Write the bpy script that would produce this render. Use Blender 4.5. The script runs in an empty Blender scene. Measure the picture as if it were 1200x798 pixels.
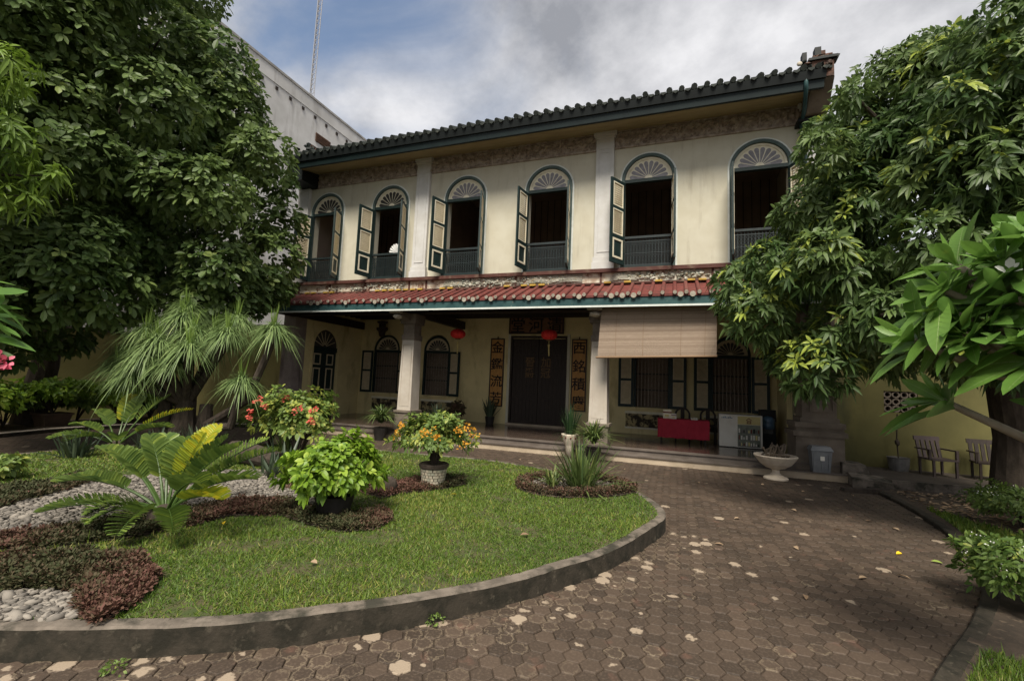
import bpy, bmesh, math, random
import numpy as np
from mathutils import Vector, Matrix
rng = np.random.default_rng(7); random.seed(7)
scene = bpy.context.scene
COL = scene.collection
R = math.radians; PI = math.pi

# ------------------------------------------------------------------ camera
cam_d = bpy.data.cameras.new('camera'); cam = bpy.data.objects.new('camera', cam_d); COL.objects.link(cam)
scene.camera = cam
yaw, pitch, roll = R(-19.795), R(5.366), R(2.359)
fw = Vector((math.sin(yaw)*math.cos(pitch), math.cos(yaw)*math.cos(pitch), math.sin(pitch)))
r0 = Vector((math.cos(yaw), -math.sin(yaw), 0)); u0 = r0.cross(fw)
rt = r0*math.cos(roll) + u0*math.sin(roll); up = u0*math.cos(roll) - r0*math.sin(roll)
mw = Matrix(((rt.x, up.x, -fw.x, 0), (rt.y, up.y, -fw.y, 0), (rt.z, up.z, -fw.z, 1.6), (0, 0, 0, 1)))
cam.matrix_world = mw
cam_d.sensor_width = 36; cam_d.lens = 36*531.6/1200; cam_d.clip_start = 0.05; cam_d.clip_end = 2000

# ------------------------------------------------------------------ sky and sun
SUN = Vector((0.12, -0.64, 0.92)).normalized()
world = bpy.data.worlds.new('World'); scene.world = world; world.use_nodes = True
nt = world.node_tree; nt.nodes.clear()
def wn(t, **kw):
    n = nt.nodes.new(t)
    for k, v in kw.items(): setattr(n, k, v)
    return n
sky = wn('ShaderNodeTexSky', sky_type='NISHITA', sun_disc=False)
sky.sun_elevation = math.asin(SUN.z); sky.sun_rotation = math.atan2(SUN.x, SUN.y); sky.air_density = 1.2; sky.dust_density = 1.5
tc = wn('ShaderNodeTexCoord'); sep = wn('ShaderNodeSeparateXYZ')
nt.links.new(tc.outputs['Generated'], sep.inputs[0])
zc = wn('ShaderNodeMath', operation='MAXIMUM'); zc.inputs[1].default_value = 0.0; nt.links.new(sep.outputs[2], zc.inputs[0])
za = wn('ShaderNodeMath', operation='ADD'); za.inputs[1].default_value = 0.35; nt.links.new(zc.outputs[0], za.inputs[0])
dx = wn('ShaderNodeMath', operation='DIVIDE'); dy = wn('ShaderNodeMath', operation='DIVIDE')
nt.links.new(sep.outputs[0], dx.inputs[0]); nt.links.new(za.outputs[0], dx.inputs[1])
nt.links.new(sep.outputs[1], dy.inputs[0]); nt.links.new(za.outputs[0], dy.inputs[1])
cmb = wn('ShaderNodeCombineXYZ'); nt.links.new(dx.outputs[0], cmb.inputs[0]); nt.links.new(dy.outputs[0], cmb.inputs[1])
noi = wn('ShaderNodeTexNoise'); noi.inputs['Scale'].default_value = 1.5; noi.inputs['Detail'].default_value = 9; noi.inputs['Roughness'].default_value = 0.55; noi.inputs['Distortion'].default_value = 0.7
mp = wn('ShaderNodeMapping'); mp.inputs['Location'].default_value = (0.35, 2.2, 0.0); mp.inputs['Rotation'].default_value = (0, 0, 0.5)
nt.links.new(cmb.outputs[0], mp.inputs[0]); nt.links.new(mp.outputs[0], noi.inputs['Vector'])
# a hole of thinner cloud over the left of the roof
dot = wn('ShaderNodeVectorMath', operation='DOT_PRODUCT'); dot.inputs[1].default_value = Vector((-0.50, 0.70, 0.50)).normalized()
nt.links.new(tc.outputs['Generated'], dot.inputs[0])
hole = wn('ShaderNodeMapRange'); hole.inputs[1].default_value = 0.90; hole.inputs[2].default_value = 1.0; hole.inputs[3].default_value = 0.0; hole.inputs[4].default_value = 0.23
hole.interpolation_type = 'SMOOTHSTEP'; nt.links.new(dot.outputs['Value'], hole.inputs[0])
sb = wn('ShaderNodeMath', operation='SUBTRACT'); nt.links.new(noi.outputs['Fac'], sb.inputs[0]); nt.links.new(hole.outputs[0], sb.inputs[1])
cov = wn('ShaderNodeMapRange'); cov.inputs[1].default_value = 0.20; cov.inputs[2].default_value = 0.46; cov.interpolation_type = 'SMOOTHSTEP'
nt.links.new(sb.outputs[0], cov.inputs[0])
noi2 = wn('ShaderNodeTexNoise'); noi2.inputs['Scale'].default_value = 2.1; noi2.inputs['Detail'].default_value = 8; noi2.inputs['Roughness'].default_value = 0.6
nt.links.new(mp.outputs[0], noi2.inputs['Vector'])
crp = wn('ShaderNodeValToRGB'); crp.color_ramp.elements[0].position = 0.36; crp.color_ramp.elements[0].color = (0.85, 0.88, 0.97, 1)
crp.color_ramp.elements[1].position = 0.62; crp.color_ramp.elements[1].color = (2.2, 2.19, 2.24, 1)
nt.links.new(noi2.outputs['Fac'], crp.inputs[0])
skm = wn('ShaderNodeMix', data_type='RGBA', blend_type='MULTIPLY'); skm.inputs[0].default_value = 1.0; skm.inputs[7].default_value = (0.43, 0.40, 0.38, 1)
nt.links.new(sky.outputs[0], skm.inputs[6])
mx = wn('ShaderNodeMix', data_type='RGBA'); nt.links.new(cov.outputs[0], mx.inputs[0]); nt.links.new(skm.outputs[2], mx.inputs[6]); nt.links.new(crp.outputs[0], mx.inputs[7])
bg = wn('ShaderNodeBackground'); bg.inputs['Strength'].default_value = 0.10; nt.links.new(mx.outputs[2], bg.inputs['Color'])
ow = wn('ShaderNodeOutputWorld'); nt.links.new(bg.outputs[0], ow.inputs[0])

sd = bpy.data.lights.new('sun', 'SUN'); sd.energy = 1.5; sd.angle = R(22); sd.color = (1.0, 0.93, 0.82)
sun = bpy.data.objects.new('sun', sd); COL.objects.link(sun); sun.rotation_euler = SUN.to_track_quat('Z', 'Y').to_euler(); sun.location = (-20, -20, 40)
vs = scene.view_settings; vs.view_transform = 'Standard'; vs.look = 'None'; vs.gamma = 1; vs.use_curve_mapping = False; vs.exposure = 2.0
scene.cycles.use_denoising = True
scene.cycles.max_bounces = 8; scene.cycles.diffuse_bounces = 4; scene.cycles.transmission_bounces = 4; scene.cycles.transparent_max_bounces = 4

# ------------------------------------------------------------------ materials
def mat(name, col, col2=None, scale=4.0, fac=(.38, .62), col3=None, scale3=1.5, fac3=(.56, .66), rough=.75, bump=0.0, bscale=40.0,
        vec=(1, 1, 1), vec3=None, spec=.3, rnd=None, detail=8):
    m = bpy.data.materials.new(name); m.use_nodes = True; t = m.node_tree; N, Lk = t.nodes, t.links
    b = N['Principled BSDF']; b.inputs['Roughness'].default_value = rough; b.inputs['Specular IOR Level'].default_value = spec
    c4 = lambda c: (c[0], c[1], c[2], 1)
    tcn = N.new('ShaderNodeTexCoord')
    def noise(sc, v):
        mpn = N.new('ShaderNodeMapping'); mpn.inputs['Scale'].default_value = v; Lk.new(tcn.outputs['Object'], mpn.inputs[0])
        n = N.new('ShaderNodeTexNoise'); n.inputs['Scale'].default_value = sc; n.inputs['Detail'].default_value = detail; n.inputs['Roughness'].default_value = .62
        Lk.new(mpn.outputs[0], n.inputs['Vector']); return n.outputs['Fac']
    def mapr(s, lo, hi):
        r = N.new('ShaderNodeMapRange'); r.inputs[1].default_value = lo; r.inputs[2].default_value = hi; Lk.new(s, r.inputs[0]); return r.outputs[0]
    def mixc(f, a, bb):
        x = N.new('ShaderNodeMix'); x.data_type = 'RGBA'
        Lk.new(f, x.inputs[0])
        if isinstance(a, tuple): x.inputs[6].default_value = c4(a)
        else: Lk.new(a, x.inputs[6])
        x.inputs[7].default_value = c4(bb); return x.outputs[2]
    cur = tuple(col)
    if col2 is not None: cur = mixc(mapr(noise(scale, vec), *fac), cur, col2)
    if rnd is not None:
        at = N.new('ShaderNodeAttribute'); at.attribute_name = 'rnd'
        cur = mixc(at.outputs['Fac'], cur, rnd)
    if col3 is not None: cur = mixc(mapr(noise(scale3, vec3 or vec), *fac3), cur, col3)
    if isinstance(cur, tuple): b.inputs['Base Color'].default_value = c4(cur)
    else: Lk.new(cur, b.inputs['Base Color'])
    if bump:
        bn = N.new('ShaderNodeBump'); bn.inputs['Strength'].default_value = bump; bn.inputs['Distance'].default_value = .01
        Lk.new(noise(bscale, (1, 1, 1)), bn.inputs['Height']); Lk.new(bn.outputs[0], b.inputs['Normal'])
    return m

def leafmat(name, c1, c2, c3=None, rough=.42, tr=.3, spec=.4, mid=.75):
    m = bpy.data.materials.new(name); m.use_nodes = True; t = m.node_tree; N, Lk = t.nodes, t.links
    b = N['Principled BSDF']; b.inputs['Roughness'].default_value = rough; b.inputs['Specular IOR Level'].default_value = spec
    at = N.new('ShaderNodeAttribute'); at.attribute_name = 'rnd'
    tx = N.new('ShaderNodeTexCoord'); nz = N.new('ShaderNodeTexNoise'); nz.inputs['Scale'].default_value = 22; nz.inputs['Detail'].default_value = 5; Lk.new(tx.outputs['Object'], nz.inputs['Vector'])
    ad = N.new('ShaderNodeMath'); ad.operation = 'MULTIPLY_ADD'; ad.inputs[1].default_value = .5; Lk.new(nz.outputs['Fac'], ad.inputs[0]); sb_ = N.new('ShaderNodeMath'); sb_.operation = 'SUBTRACT'; sb_.inputs[1].default_value = .25; Lk.new(at.outputs['Fac'], sb_.inputs[0]); Lk.new(sb_.outputs[0], ad.inputs[2])
    rp = N.new('ShaderNodeValToRGB'); e = rp.color_ramp.elements
    e[0].position = 0; e[0].color = (*c1, 1); e[1].position = mid if c3 else 1; e[1].color = (*c2, 1)
    if c3: x = e.new(1.0); x.color = (*c3, 1)
    Lk.new(ad.outputs[0], rp.inputs[0]); Lk.new(rp.outputs[0], b.inputs['Base Color'])
    tl = N.new('ShaderNodeBsdfTranslucent'); Lk.new(rp.outputs[0], tl.inputs['Color'])
    ms = N.new('ShaderNodeMixShader'); ms.inputs[0].default_value = tr
    out = N['Material Output']; Lk.new(b.outputs[0], ms.inputs[1]); Lk.new(tl.outputs[0], ms.inputs[2]); Lk.new(ms.outputs[0], out.inputs[0])
    return m

M = {}
M['cream'] = mat('cream_plaster', (.565, .54, .435), (.52, .49, .385), 2.5, col3=(.40, .365, .28), scale3=6, vec3=(1, 1, .14), fac3=(.55, .80), rough=.85, bump=.15, bscale=60)
M['ochre'] = mat('ochre_plaster', (.72, .61, .325), (.64, .54, .285), 2.0, col3=(.33, .26, .12), scale3=2.2, vec3=(1, 1, .35), fac3=(.55, .78), rough=.85, bump=.15, bscale=50)
M['pilaster'] = mat('grey_white_paint', (.59, .585, .565), (.52, .51, .48), 3, col3=(.42, .36, .28), scale3=4, fac3=(.64, .78), vec3=(1, 1, .3), rough=.8, bump=.15)
M['stone'] = mat('weathered_stone', (.20, .165, .13), (.14, .115, .09), 3, col3=(.085, .07, .055), scale3=2.5, fac3=(.55, .75), rough=.85, bump=.3, bscale=30)
M['purple'] = mat('mauve_limewash', (.22, .18, .165), (.29, .245, .225), 2.2, col3=(.13, .105, .095), scale3=3, vec3=(1, 1, .2), rough=.85, bump=.2)
M['colface'] = mat('column_plaster', (.50, .455, .39), (.44, .39, .325), 2.5, col3=(.32, .27, .21), scale3=3.5, vec3=(1, 1, .3), fac3=(.62, .76), rough=.8, bump=.2)
M['green'] = mat('dark_green_paint', (.010, .022, .021), (.016, .032, .030), 6, rough=.5, spec=.3)
M['teal'] = mat('teal_paint', (.018, .055, .058), (.035, .085, .085), 4, col3=(.22, .22, .17), scale3=9, fac3=(.66, .72), rough=.55, bump=.1)
M['fascia'] = mat('black_green_fascia', (.005, .008, .008), (.009, .013, .013), 3, rough=.6)
M['ringgreen'] = mat('grey_green_moulding', (.060, .092, .085), (.085, .12, .11), 5, rough=.6)
M['bead'] = mat('white_bead', (.70, .73, .69), (.60, .63, .58), 6, rough=.7)
M['trim'] = mat('cream_gloss_trim', (.74, .70, .55), (.66, .60, .45), 7, rough=.55)
M['louvre'] = mat('beige_louvre', (.62, .53, .36), (.52, .44, .29), 9, rough=.6)
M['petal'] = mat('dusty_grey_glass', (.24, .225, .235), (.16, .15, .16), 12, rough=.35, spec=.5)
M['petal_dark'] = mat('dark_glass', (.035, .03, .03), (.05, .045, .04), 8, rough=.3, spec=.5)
M['rail'] = mat('blue_green_iron', (.020, .031, .031), (.011, .018, .019), 8, rough=.45, spec=.45)
M['darkwood'] = mat('dark_stained_wood', (.040, .028, .021), (.022, .015, .012), 5, vec=(6, 6, 1), rough=.6, bump=.2, bscale=20)
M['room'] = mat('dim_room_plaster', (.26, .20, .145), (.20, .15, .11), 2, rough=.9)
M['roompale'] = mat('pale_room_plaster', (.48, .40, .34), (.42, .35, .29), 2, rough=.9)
M['soffit'] = mat('mustard_soffit', (.34, .29, .16), (.28, .235, .125), 2, vec=(1, 4, 1), rough=.85)
M['frieze'] = mat('worn_frieze', (.42, .36, .30), (.27, .22, .18), 7, fac=(.42, .58), col3=(.18, .145, .12), scale3=9, fac3=(.55, .66), rough=.9, bump=.6, bscale=22)
M['carving'] = mat('carved_frieze_ground', (.62, .57, .46), (.40, .30, .22), 6, fac=(.45, .6), col3=(.20, .10, .07), scale3=4, fac3=(.56, .62), rough=.85, bump=.4, bscale=25)
M['orn'] = mat('ceramic_shards', (.10, .13, .11), (.40, .38, .30), 25, fac=(.42, .56), col3=(.50, .33, .10), scale3=14, fac3=(.62, .66), rough=.5, rnd=(.45, .43, .36))
M['ledge'] = mat('maroon_ledge', (.085, .032, .024), (.15, .10, .07), 6, fac=(.5, .7), rough=.7)
M['redtile'] = mat('red_clay_tile', (.165, .042, .034), (.11, .033, .028), 5, col3=(.060, .040, .030), scale3=4.5, fac3=(.55, .70), rough=.7, bump=.25, bscale=30, rnd=(.19, .075, .06))
M['whitecap'] = mat('lime_cap', (.50, .46, .38), (.34, .30, .235), 14, rough=.8)
M['yellowcap'] = mat('yellow_trim', (.50, .34, .06), (.4, .25, .05), 8, rough=.7)
M['darktile'] = mat('mossy_dark_tile', (.035, .042, .036), (.018, .023, .020), 7, col3=(.085, .09, .072), scale3=10, fac3=(.6, .7), rough=.8, bump=.3)
M['brick'] = mat('old_brick', (.13, .07, .05), (.06, .04, .032), 9, fac=(.42, .58), col3=(.24, .21, .17), scale3=7, fac3=(.6, .7), rough=.9, bump=.5, bscale=25)
M['floor'] = mat('dark_floor_tile', (.085, .060, .046), (.060, .043, .034), 1.6, rough=.16, spec=.5, col3=(.11, .085, .068), scale3=3, fac3=(.5, .8))
M['riser'] = mat('cream_step_stone', (.48, .39, .285), (.38, .305, .215), 3, col3=(.25, .19, .13), scale3=4, fac3=(.6, .8), rough=.75, bump=.15)
M['tread'] = mat('grey_step_stone', (.155, .13, .11), (.11, .09, .075), 3, rough=.5, bump=.1)
M['whitewall'] = mat('stained_white_wall', (.66, .65, .63), (.55, .54, .515), .9, col3=(.33, .31, .285), scale3=1.3, vec3=(1, 1, .18), fac3=(.53, .74), rough=.9, bump=.15, bscale=12)
M['capstain'] = mat('grey_parapet', (.40, .39, .37), (.25, .24, .22), 1.5, rough=.9)
M['hole'] = mat('dark_hole', (.03, .022, .018), rough=.9)
M['rust'] = mat('rusty_vent', (.12, .065, .04), (.08, .045, .03), 8, rough=.9)
M['yardwall'] = mat('mustard_wall_shaded', (.145, .132, .048), (.112, .104, .038), 1.2, col3=(.04, .043, .022), scale3=1.0, vec3=(1, 1, .4), fac3=(.54, .74), rough=.9, bump=.2)  # shade under the mango darkened into the base colour, mossy stains over it
M['leftwall'] = mat('mustard_wall_lightened', (.38, .33, .135), (.31, .27, .105), 1.2, col3=(.14, .125, .06), scale3=1.0, vec3=(1, 1, .4), fac3=(.56, .76), rough=.9, bump=.2)  # lighter copy of the yard wall colour, lifted to offset the big tree's shade
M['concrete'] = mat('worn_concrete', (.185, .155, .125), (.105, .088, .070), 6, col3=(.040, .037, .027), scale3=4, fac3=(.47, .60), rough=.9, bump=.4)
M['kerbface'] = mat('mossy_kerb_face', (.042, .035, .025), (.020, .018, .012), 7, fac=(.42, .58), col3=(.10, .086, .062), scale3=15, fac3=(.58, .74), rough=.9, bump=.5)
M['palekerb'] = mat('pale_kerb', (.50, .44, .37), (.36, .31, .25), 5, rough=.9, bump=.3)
M['soil'] = mat('garden_soil', (.075, .056, .040), (.045, .035, .026), 6, col3=(.12, .09, .062), scale3=14, fac3=(.56, .66), rough=.95, bump=.8, bscale=35)
M['lawnsoil'] = mat('turf_floor', (.050, .068, .020), (.085, .072, .036), 7, rough=.95, bump=.6)
M['gravelbase'] = mat('gravel_floor', (.14, .125, .105), (.08, .07, .06), 18, rough=.95, bump=.8)
M['ground'] = mat('earth', (.085, .068, .052), (.06, .048, .038), 2, rough=.95, bump=.5)
M['bark'] = mat('grey_bark', (.065, .050, .038), (.036, .028, .021), 6, vec=(3, 3, .8), rough=.95, bump=.8, bscale=16)
M['palebark'] = mat('smooth_pale_bark', (.30, .255, .19), (.22, .18, .135), 9, rough=.8, bump=.3, bscale=40)
M['signgold'] = mat('ochre_signboard', (.50, .26, .070), (.40, .20, .055), 4, vec=(4, 4, 1), rough=.55)
M['signdark'] = mat('dark_sign_frame', (.040, .022, .015), rough=.5)
M['signbrown'] = mat('brown_signboard', (.20, .10, .05), (.15, .075, .04), 4, rough=.6)
M['ink'] = mat('black_ink', (.010, .008, .008), rough=.6)
M['gilt'] = mat('faded_gilt', (.17, .095, .032), (.11, .06, .022), 12, rough=.5)
M['lantern'] = mat('red_silk', (.68, .034, .03), (.58, .026, .024), 6, rough=.5)
M['tassel'] = mat('yellow_tassel', (.50, .40, .16), rough=.8)
M['blind'] = mat('bamboo_slats', (.43, .335, .255), (.36, .275, .205), 12, vec=(1, 1, 9), rnd=(.27, .20, .145), col3=(.36, .27, .20), scale3=3, fac3=(.58, .8), rough=.75, bump=.2)
M['blindedge'] = mat('bamboo_pole', (.25, .16, .09), rough=.7)
M['redcloth'] = mat('crimson_cloth', (.36, .025, .045), (.30, .02, .038), 8, rough=.85)
M['white'] = mat('white_enamel', (.68, .66, .60), (.60, .57, .50), 3, rough=.4)
M['yellowish'] = mat('yellowed_panel', (.60, .52, .24), (.52, .44, .19), 5, rough=.5)
M['black'] = mat('black_plastic', (.014, .013, .013), rough=.45)
M['maroon'] = mat('maroon_paint', (.14, .03, .025), rough=.6)
M['bluejug'] = mat('blue_water_jug', (.13, .22, .32), (.10, .18, .28), 6, rough=.2, spec=.6)
M['urn'] = mat('cream_cast_stone', (.62, .54, .43), (.54, .46, .36), 5, col3=(.33, .27, .20), scale3=5, fac3=(.6, .75), rough=.8, bump=.2)
M['dry'] = mat('dry_stem', (.12, .095, .072), (.17, .135, .10), 14, rough=.9)
M['bin'] = mat('grey_plastic', (.20, .21, .22), (.15, .16, .17), 4, rough=.55)
M['chairp'] = mat('dull_pink_plastic', (.085, .062, .058), (.065, .048, .044), 4, rough=.6)
M['greyp'] = mat('grey_bucket', (.17, .165, .155), (.11, .105, .10), 6, rough=.7)
M['darkpot'] = mat('black_pot', (.022, .020, .018), (.035, .03, .026), 6, rough=.6)
M['claypot'] = mat('brown_pot', (.11, .07, .05), (.075, .05, .036), 6, rough=.8, bump=.2)
M['mosaic_w'] = mat('mosaic_chips', (.62, .55, .42), (.48, .42, .32), 20, rough=.55, rnd=(.36, .36, .28))
M['grout'] = mat('dark_grout', (.10, .085, .065), rough=.9)
M['potdark'] = mat('pot_rim_brown', (.070, .052, .042), (.10, .08, .06), 9, rough=.8)
M['rock'] = mat('reddish_rock', (.26, .165, .125), (.19, .12, .09), 5, rough=.9, bump=.5)
M['mast'] = mat('galvanised_steel', (.30, .30, .31), rough=.5)
M['shell'] = mat('white_shell', (.78, .78, .76), rough=.5)
# foliage
M['lf_big'] = leafmat('broad_leaf', (.060, .108, .028), (.155, .22, .062), (.23, .29, .08), rough=.5, tr=.32, spec=.35, mid=.85)
M['lf_mango'] = leafmat('mango_leaf', (.055, .105, .030), (.145, .21, .060), (.35, .42, .065), rough=.46, tr=.34, spec=.35, mid=.86)
M['lf_plum'] = leafmat('plumeria_leaf', (.075, .175, .032), (.175, .32, .058), (.29, .40, .07), rough=.45, tr=.35, mid=.85)
M['vein'] = leafmat('leaf_vein', (.095, .20, .045), (.19, .32, .075), rough=.5, tr=.3)
M['rib'] = leafmat('pale_midrib', (.20, .30, .10), (.30, .40, .15), rough=.5, tr=.2)
M['lf_young'] = leafmat('young_leaf', (.09, .17, .022), (.23, .34, .04), rough=.5, tr=.35)
M['lf_palm'] = leafmat('strap_leaf', (.10, .165, .055), (.26, .36, .13), (.44, .53, .22), rough=.5, tr=.25, mid=.8)
M['lf_tuft'] = leafmat('new_strap_leaf', (.13, .22, .04), (.24, .34, .075), rough=.45, tr=.35)
M['lf_cyc'] = leafmat('cycad_leaflet', (.075, .135, .030), (.18, .26, .055), (.32, .40, .07), rough=.42, tr=.25, mid=.7)
M['lf_cycy'] = leafmat('yellow_cycad_leaflet', (.17, .25, .035), (.38, .42, .035), (.52, .45, .03), rough=.45, tr=.35, mid=.7)
M['lf_bright'] = leafmat('lime_leaf', (.10, .20, .020), (.26, .40, .035), (.36, .47, .07), rough=.45, tr=.35, mid=.8)
M['lf_mid'] = leafmat('shrub_leaf', (.060, .115, .024), (.16, .235, .048), (.36, .39, .08), rough=.5, tr=.3, mid=.85)
M['lf_dark'] = leafmat('dark_shrub_leaf', (.018, .045, .016), (.05, .10, .03), rough=.45, tr=.25)
M['lf_blade'] = leafmat('sword_leaf', (.050, .085, .030), (.15, .21, .055), (.27, .29, .10), rough=.45, tr=.25, mid=.8)
M['lf_snake'] = leafmat('snake_leaf', (.025, .045, .026), (.075, .10, .055), rough=.45, tr=.1)
M['lf_cover'] = leafmat('red_ground_cover', (.046, .055, .018), (.088, .056, .030), (.135, .062, .044), rough=.75, tr=.15, mid=.65)
M['lf_grass'] = leafmat('grass_blade', (.050, .110, .012), (.150, .225, .028), (.31, .29, .075), rough=.55, tr=.3, mid=.8)
M['fl_orange'] = leafmat('orange_petal', (.55, .24, .015), (.66, .36, .04), rough=.6, tr=.3)
M['fl_red'] = leafmat('coral_petal', (.62, .08, .07), (.66, .17, .11), rough=.6, tr=.3)
M['fl_pink'] = leafmat('pink_petal', (.70, .08, .16), (.80, .22, .30), rough=.6, tr=.3)
M['fl_white'] = leafmat('white_petal', (.80, .80, .76), (.85, .85, .80), rough=.6, tr=.3)
M['leaf_litter'] = leafmat('dry_leaf', (.20, .13, .075), (.42, .31, .20), rough=.8, tr=.1)
M['leaf_yellow'] = leafmat('yellow_leaf', (.75, .50, .02), (.8, .55, .03), rough=.6, tr=.1)
M['leaf_green'] = leafmat('fallen_green_leaf', (.16, .24, .03), (.30, .36, .05), rough=.6, tr=.1)
M['bars'] = mat('pale_worn_bars', (.30, .25, .20), (.20, .16, .125), 20, rough=.7)
M['peel'] = mat('peeling_relief', (.42, .34, .17), (.05, .04, .03), 3.5, fac=(.46, .52), rough=.9, bump=.6, bscale=25)
M['pebble'] = mat('grey_pebble', (.145, .13, .112), (.10, .09, .077), 30, rough=.9, rnd=(.28, .25, .21))

# ------------------------------------------------------------------ mesh builder
WL = {}
def wloc(o): return WL.get(o.name, Vector((0, 0, 0))) if o else Vector((0, 0, 0))
def thing(name, label, cat, loc, group=None):
    o = bpy.data.objects.new(name, None); COL.objects.link(o); o.location = loc; o.empty_display_size = .1
    WL[o.name] = Vector(loc); o['label'] = label; o['category'] = cat
    if group: o['group'] = group
    return o
def tag(o, label, cat, group=None):
    o['label'] = label; o['category'] = cat
    if group: o['group'] = group
    return o

class MB:
    def __init__(s): s.V = []; s.n = 0; s.L = []; s.T = []; s.Mi = []; s.Rn = []
    def addv(s, v, rnd=0.0):
        v = np.asarray(v, float).reshape(-1, 3); o = s.n; s.V.append(v); s.n += len(v)
        s.Rn.append(np.broadcast_to(np.asarray(rnd, float), (len(v),)).copy()); return o
    def faces(s, arr, mi=0):
        arr = np.asarray(arr, np.int64); s.L.append(arr.ravel()); s.T.append(np.full(len(arr), arr.shape[1])); s.Mi.append(np.full(len(arr), mi))
    def poly(s, pts, mi=0, rnd=0.0):
        o = s.addv(pts, rnd); s.faces([list(range(o, o+len(pts)))], mi)
    def hexa(s, p, mi=0, rnd=0.0):   # 8 points: bottom 4 ccw, top 4 ccw
        o = s.addv(p, rnd)
        s.faces(np.array([[3, 2, 1, 0], [4, 5, 6, 7], [0, 1, 5, 4], [1, 2, 6, 5], [2, 3, 7, 6], [3, 0, 4, 7]])+o, mi)
    def box(s, x0, x1, y0, y1, z0, z1, mi=0, rnd=0.0):
        s.hexa([(x0, y0, z0), (x1, y0, z0), (x1, y1, z0), (x0, y1, z0), (x0, y0, z1), (x1, y0, z1), (x1, y1, z1), (x0, y1, z1)], mi, rnd)
    def prism(s, pts, y0, y1, mi=0, T=None, rnd=0.0):   # polygon in (x,z), extruded along y
        T = T or (lambda a, b, c: (a, b, c)); n = len(pts)
        o = s.addv([T(x, y0, z) for x, z in pts]+[T(x, y1, z) for x, z in pts], rnd)
        s.faces([list(range(o, o+n))], mi); s.faces([list(range(o+2*n-1, o+n-1, -1))], mi)
        s.faces([[o+i, o+n+i, o+n+(i+1) % n, o+(i+1) % n] for i in range(n)], mi)
    def ring(s, cx, cz, r_in, r_out, y0, y1, a0=0.0, a1=PI, n=20, mi=0, T=None):
        T = T or (lambda a, b, c: (a, b, c)); v = []
        for i in range(n+1):
            a = a0+(a1-a0)*i/n; c, q = math.cos(a), math.sin(a)
            v += [T(cx+r_in*c, y0, cz+r_in*q), T(cx+r_out*c, y0, cz+r_out*q), T(cx+r_out*c, y1, cz+r_out*q), T(cx+r_in*c, y1, cz+r_in*q)]
        o = s.addv(v); f = []
        for i in range(n):
            a = o+4*i; b = a+4
            for k in range(4): f.append([a+k, a+(k+1) % 4, b+(k+1) % 4, b+k])
        s.faces(f, mi); s.faces([[o, o+3, o+2, o+1], [o+4*n, o+4*n+1, o+4*n+2, o+4*n+3]], mi)
    def tube(s, pts, rad, n=8, mi=0, rnd=0.0):
        pts = [Vector(p) for p in pts]; k = len(pts)
        if not hasattr(rad, '__len__'): rad = [rad]*k
        v = []; ref = None
        for i, p in enumerate(pts):
            d = (pts[min(i+1, k-1)]-pts[max(i-1, 0)]).normalized()
            if ref is None: ref = d.orthogonal().normalized()
            ref = (ref-d*ref.dot(d)); ref = ref.normalized() if ref.length > 1e-6 else d.orthogonal().normalized()
            b = d.cross(ref)
            for j in range(n):
                a = 2*PI*j/n; v.append(p+(ref*math.cos(a)+b*math.sin(a))*rad[i])
        o = s.addv([tuple(x) for x in v], rnd); f = []
        for i in range(k-1):
            for j in range(n): f.append([o+i*n+j, o+i*n+(j+1) % n, o+(i+1)*n+(j+1) % n, o+(i+1)*n+j])
        s.faces(f, mi); s.faces([[o+j for j in range(n)][::-1]], mi); s.faces([[o+(k-1)*n+j for j in range(n)]], mi)
    def lathe(s, prof, c=(0, 0, 0), n=20, mi=0, wob=None, rnd=0.0):
        v = []
        for i, (r, z) in enumerate(prof):
            for j in range(n):
                a = 2*PI*j/n; w = 1.0 if wob is None else wob(a, z)
                v.append((c[0]+r*w*math.cos(a), c[1]+r*w*math.sin(a), c[2]+z))
        o = s.addv(v, rnd); k = len(prof); f = []
        for i in range(k-1):
            for j in range(n): f.append([o+i*n+j, o+i*n+(j+1) % n, o+(i+1)*n+(j+1) % n, o+(i+1)*n+j])
        s.faces(f, mi); s.faces([[o+j for j in range(n)][::-1]], mi); s.faces([[o+(k-1)*n+j for j in range(n)]], mi)
    def blob(s, c, rx, ry, rz, mi=0, sub=2, jit=.1, rnd=0.0):
        bm = bmesh.new(); bmesh.ops.create_icosphere(bm, subdivisions=sub, radius=1.0)
        v = np.array([x.co[:] for x in bm.verts]); f = np.array([[q.index for q in x.verts] for x in bm.faces]); bm.free()
        v = v*(1+rng.normal(0, jit, (len(v), 1)))*np.array([rx, ry, rz])+np.array(c); o = s.addv(v, rnd); s.faces(f+o, mi)
    def leaves(s, P, D, N, L, W, rnd, prof, droop=.2, fold=.15, mi=0, midrib=0.0, rib=None, vein=None):
        P, D, N = (np.asarray(a, float).reshape(-1, 3) for a in (P, D, N)); k = len(P)
        L = np.broadcast_to(np.asarray(L, float), (k,)); W = np.broadcast_to(np.asarray(W, float), (k,)); rnd = np.broadcast_to(np.asarray(rnd, float), (k,))
        droop = np.broadcast_to(np.asarray(droop, float), (k,))
        D = D/np.linalg.norm(D, axis=1, keepdims=True); S = np.cross(D, N); S /= np.linalg.norm(S, axis=1, keepdims=True)+1e-9; N = np.cross(S, D)
        q = len(prof); V = np.zeros((k, q, 3, 3))
        for i, (t, h) in enumerate(prof):
            c = P+D*(L*t)[:, None]; c[:, 2] -= droop*L*t*t
            e = S*(W*.5*h)[:, None]; u = N*(W*.5*h*fold)[:, None]
            V[:, i, 0] = c-e+u; V[:, i, 1] = c; V[:, i, 2] = c+e+u
        o = s.addv(V.reshape(-1, 3), np.repeat(rnd, q*3))
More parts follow.
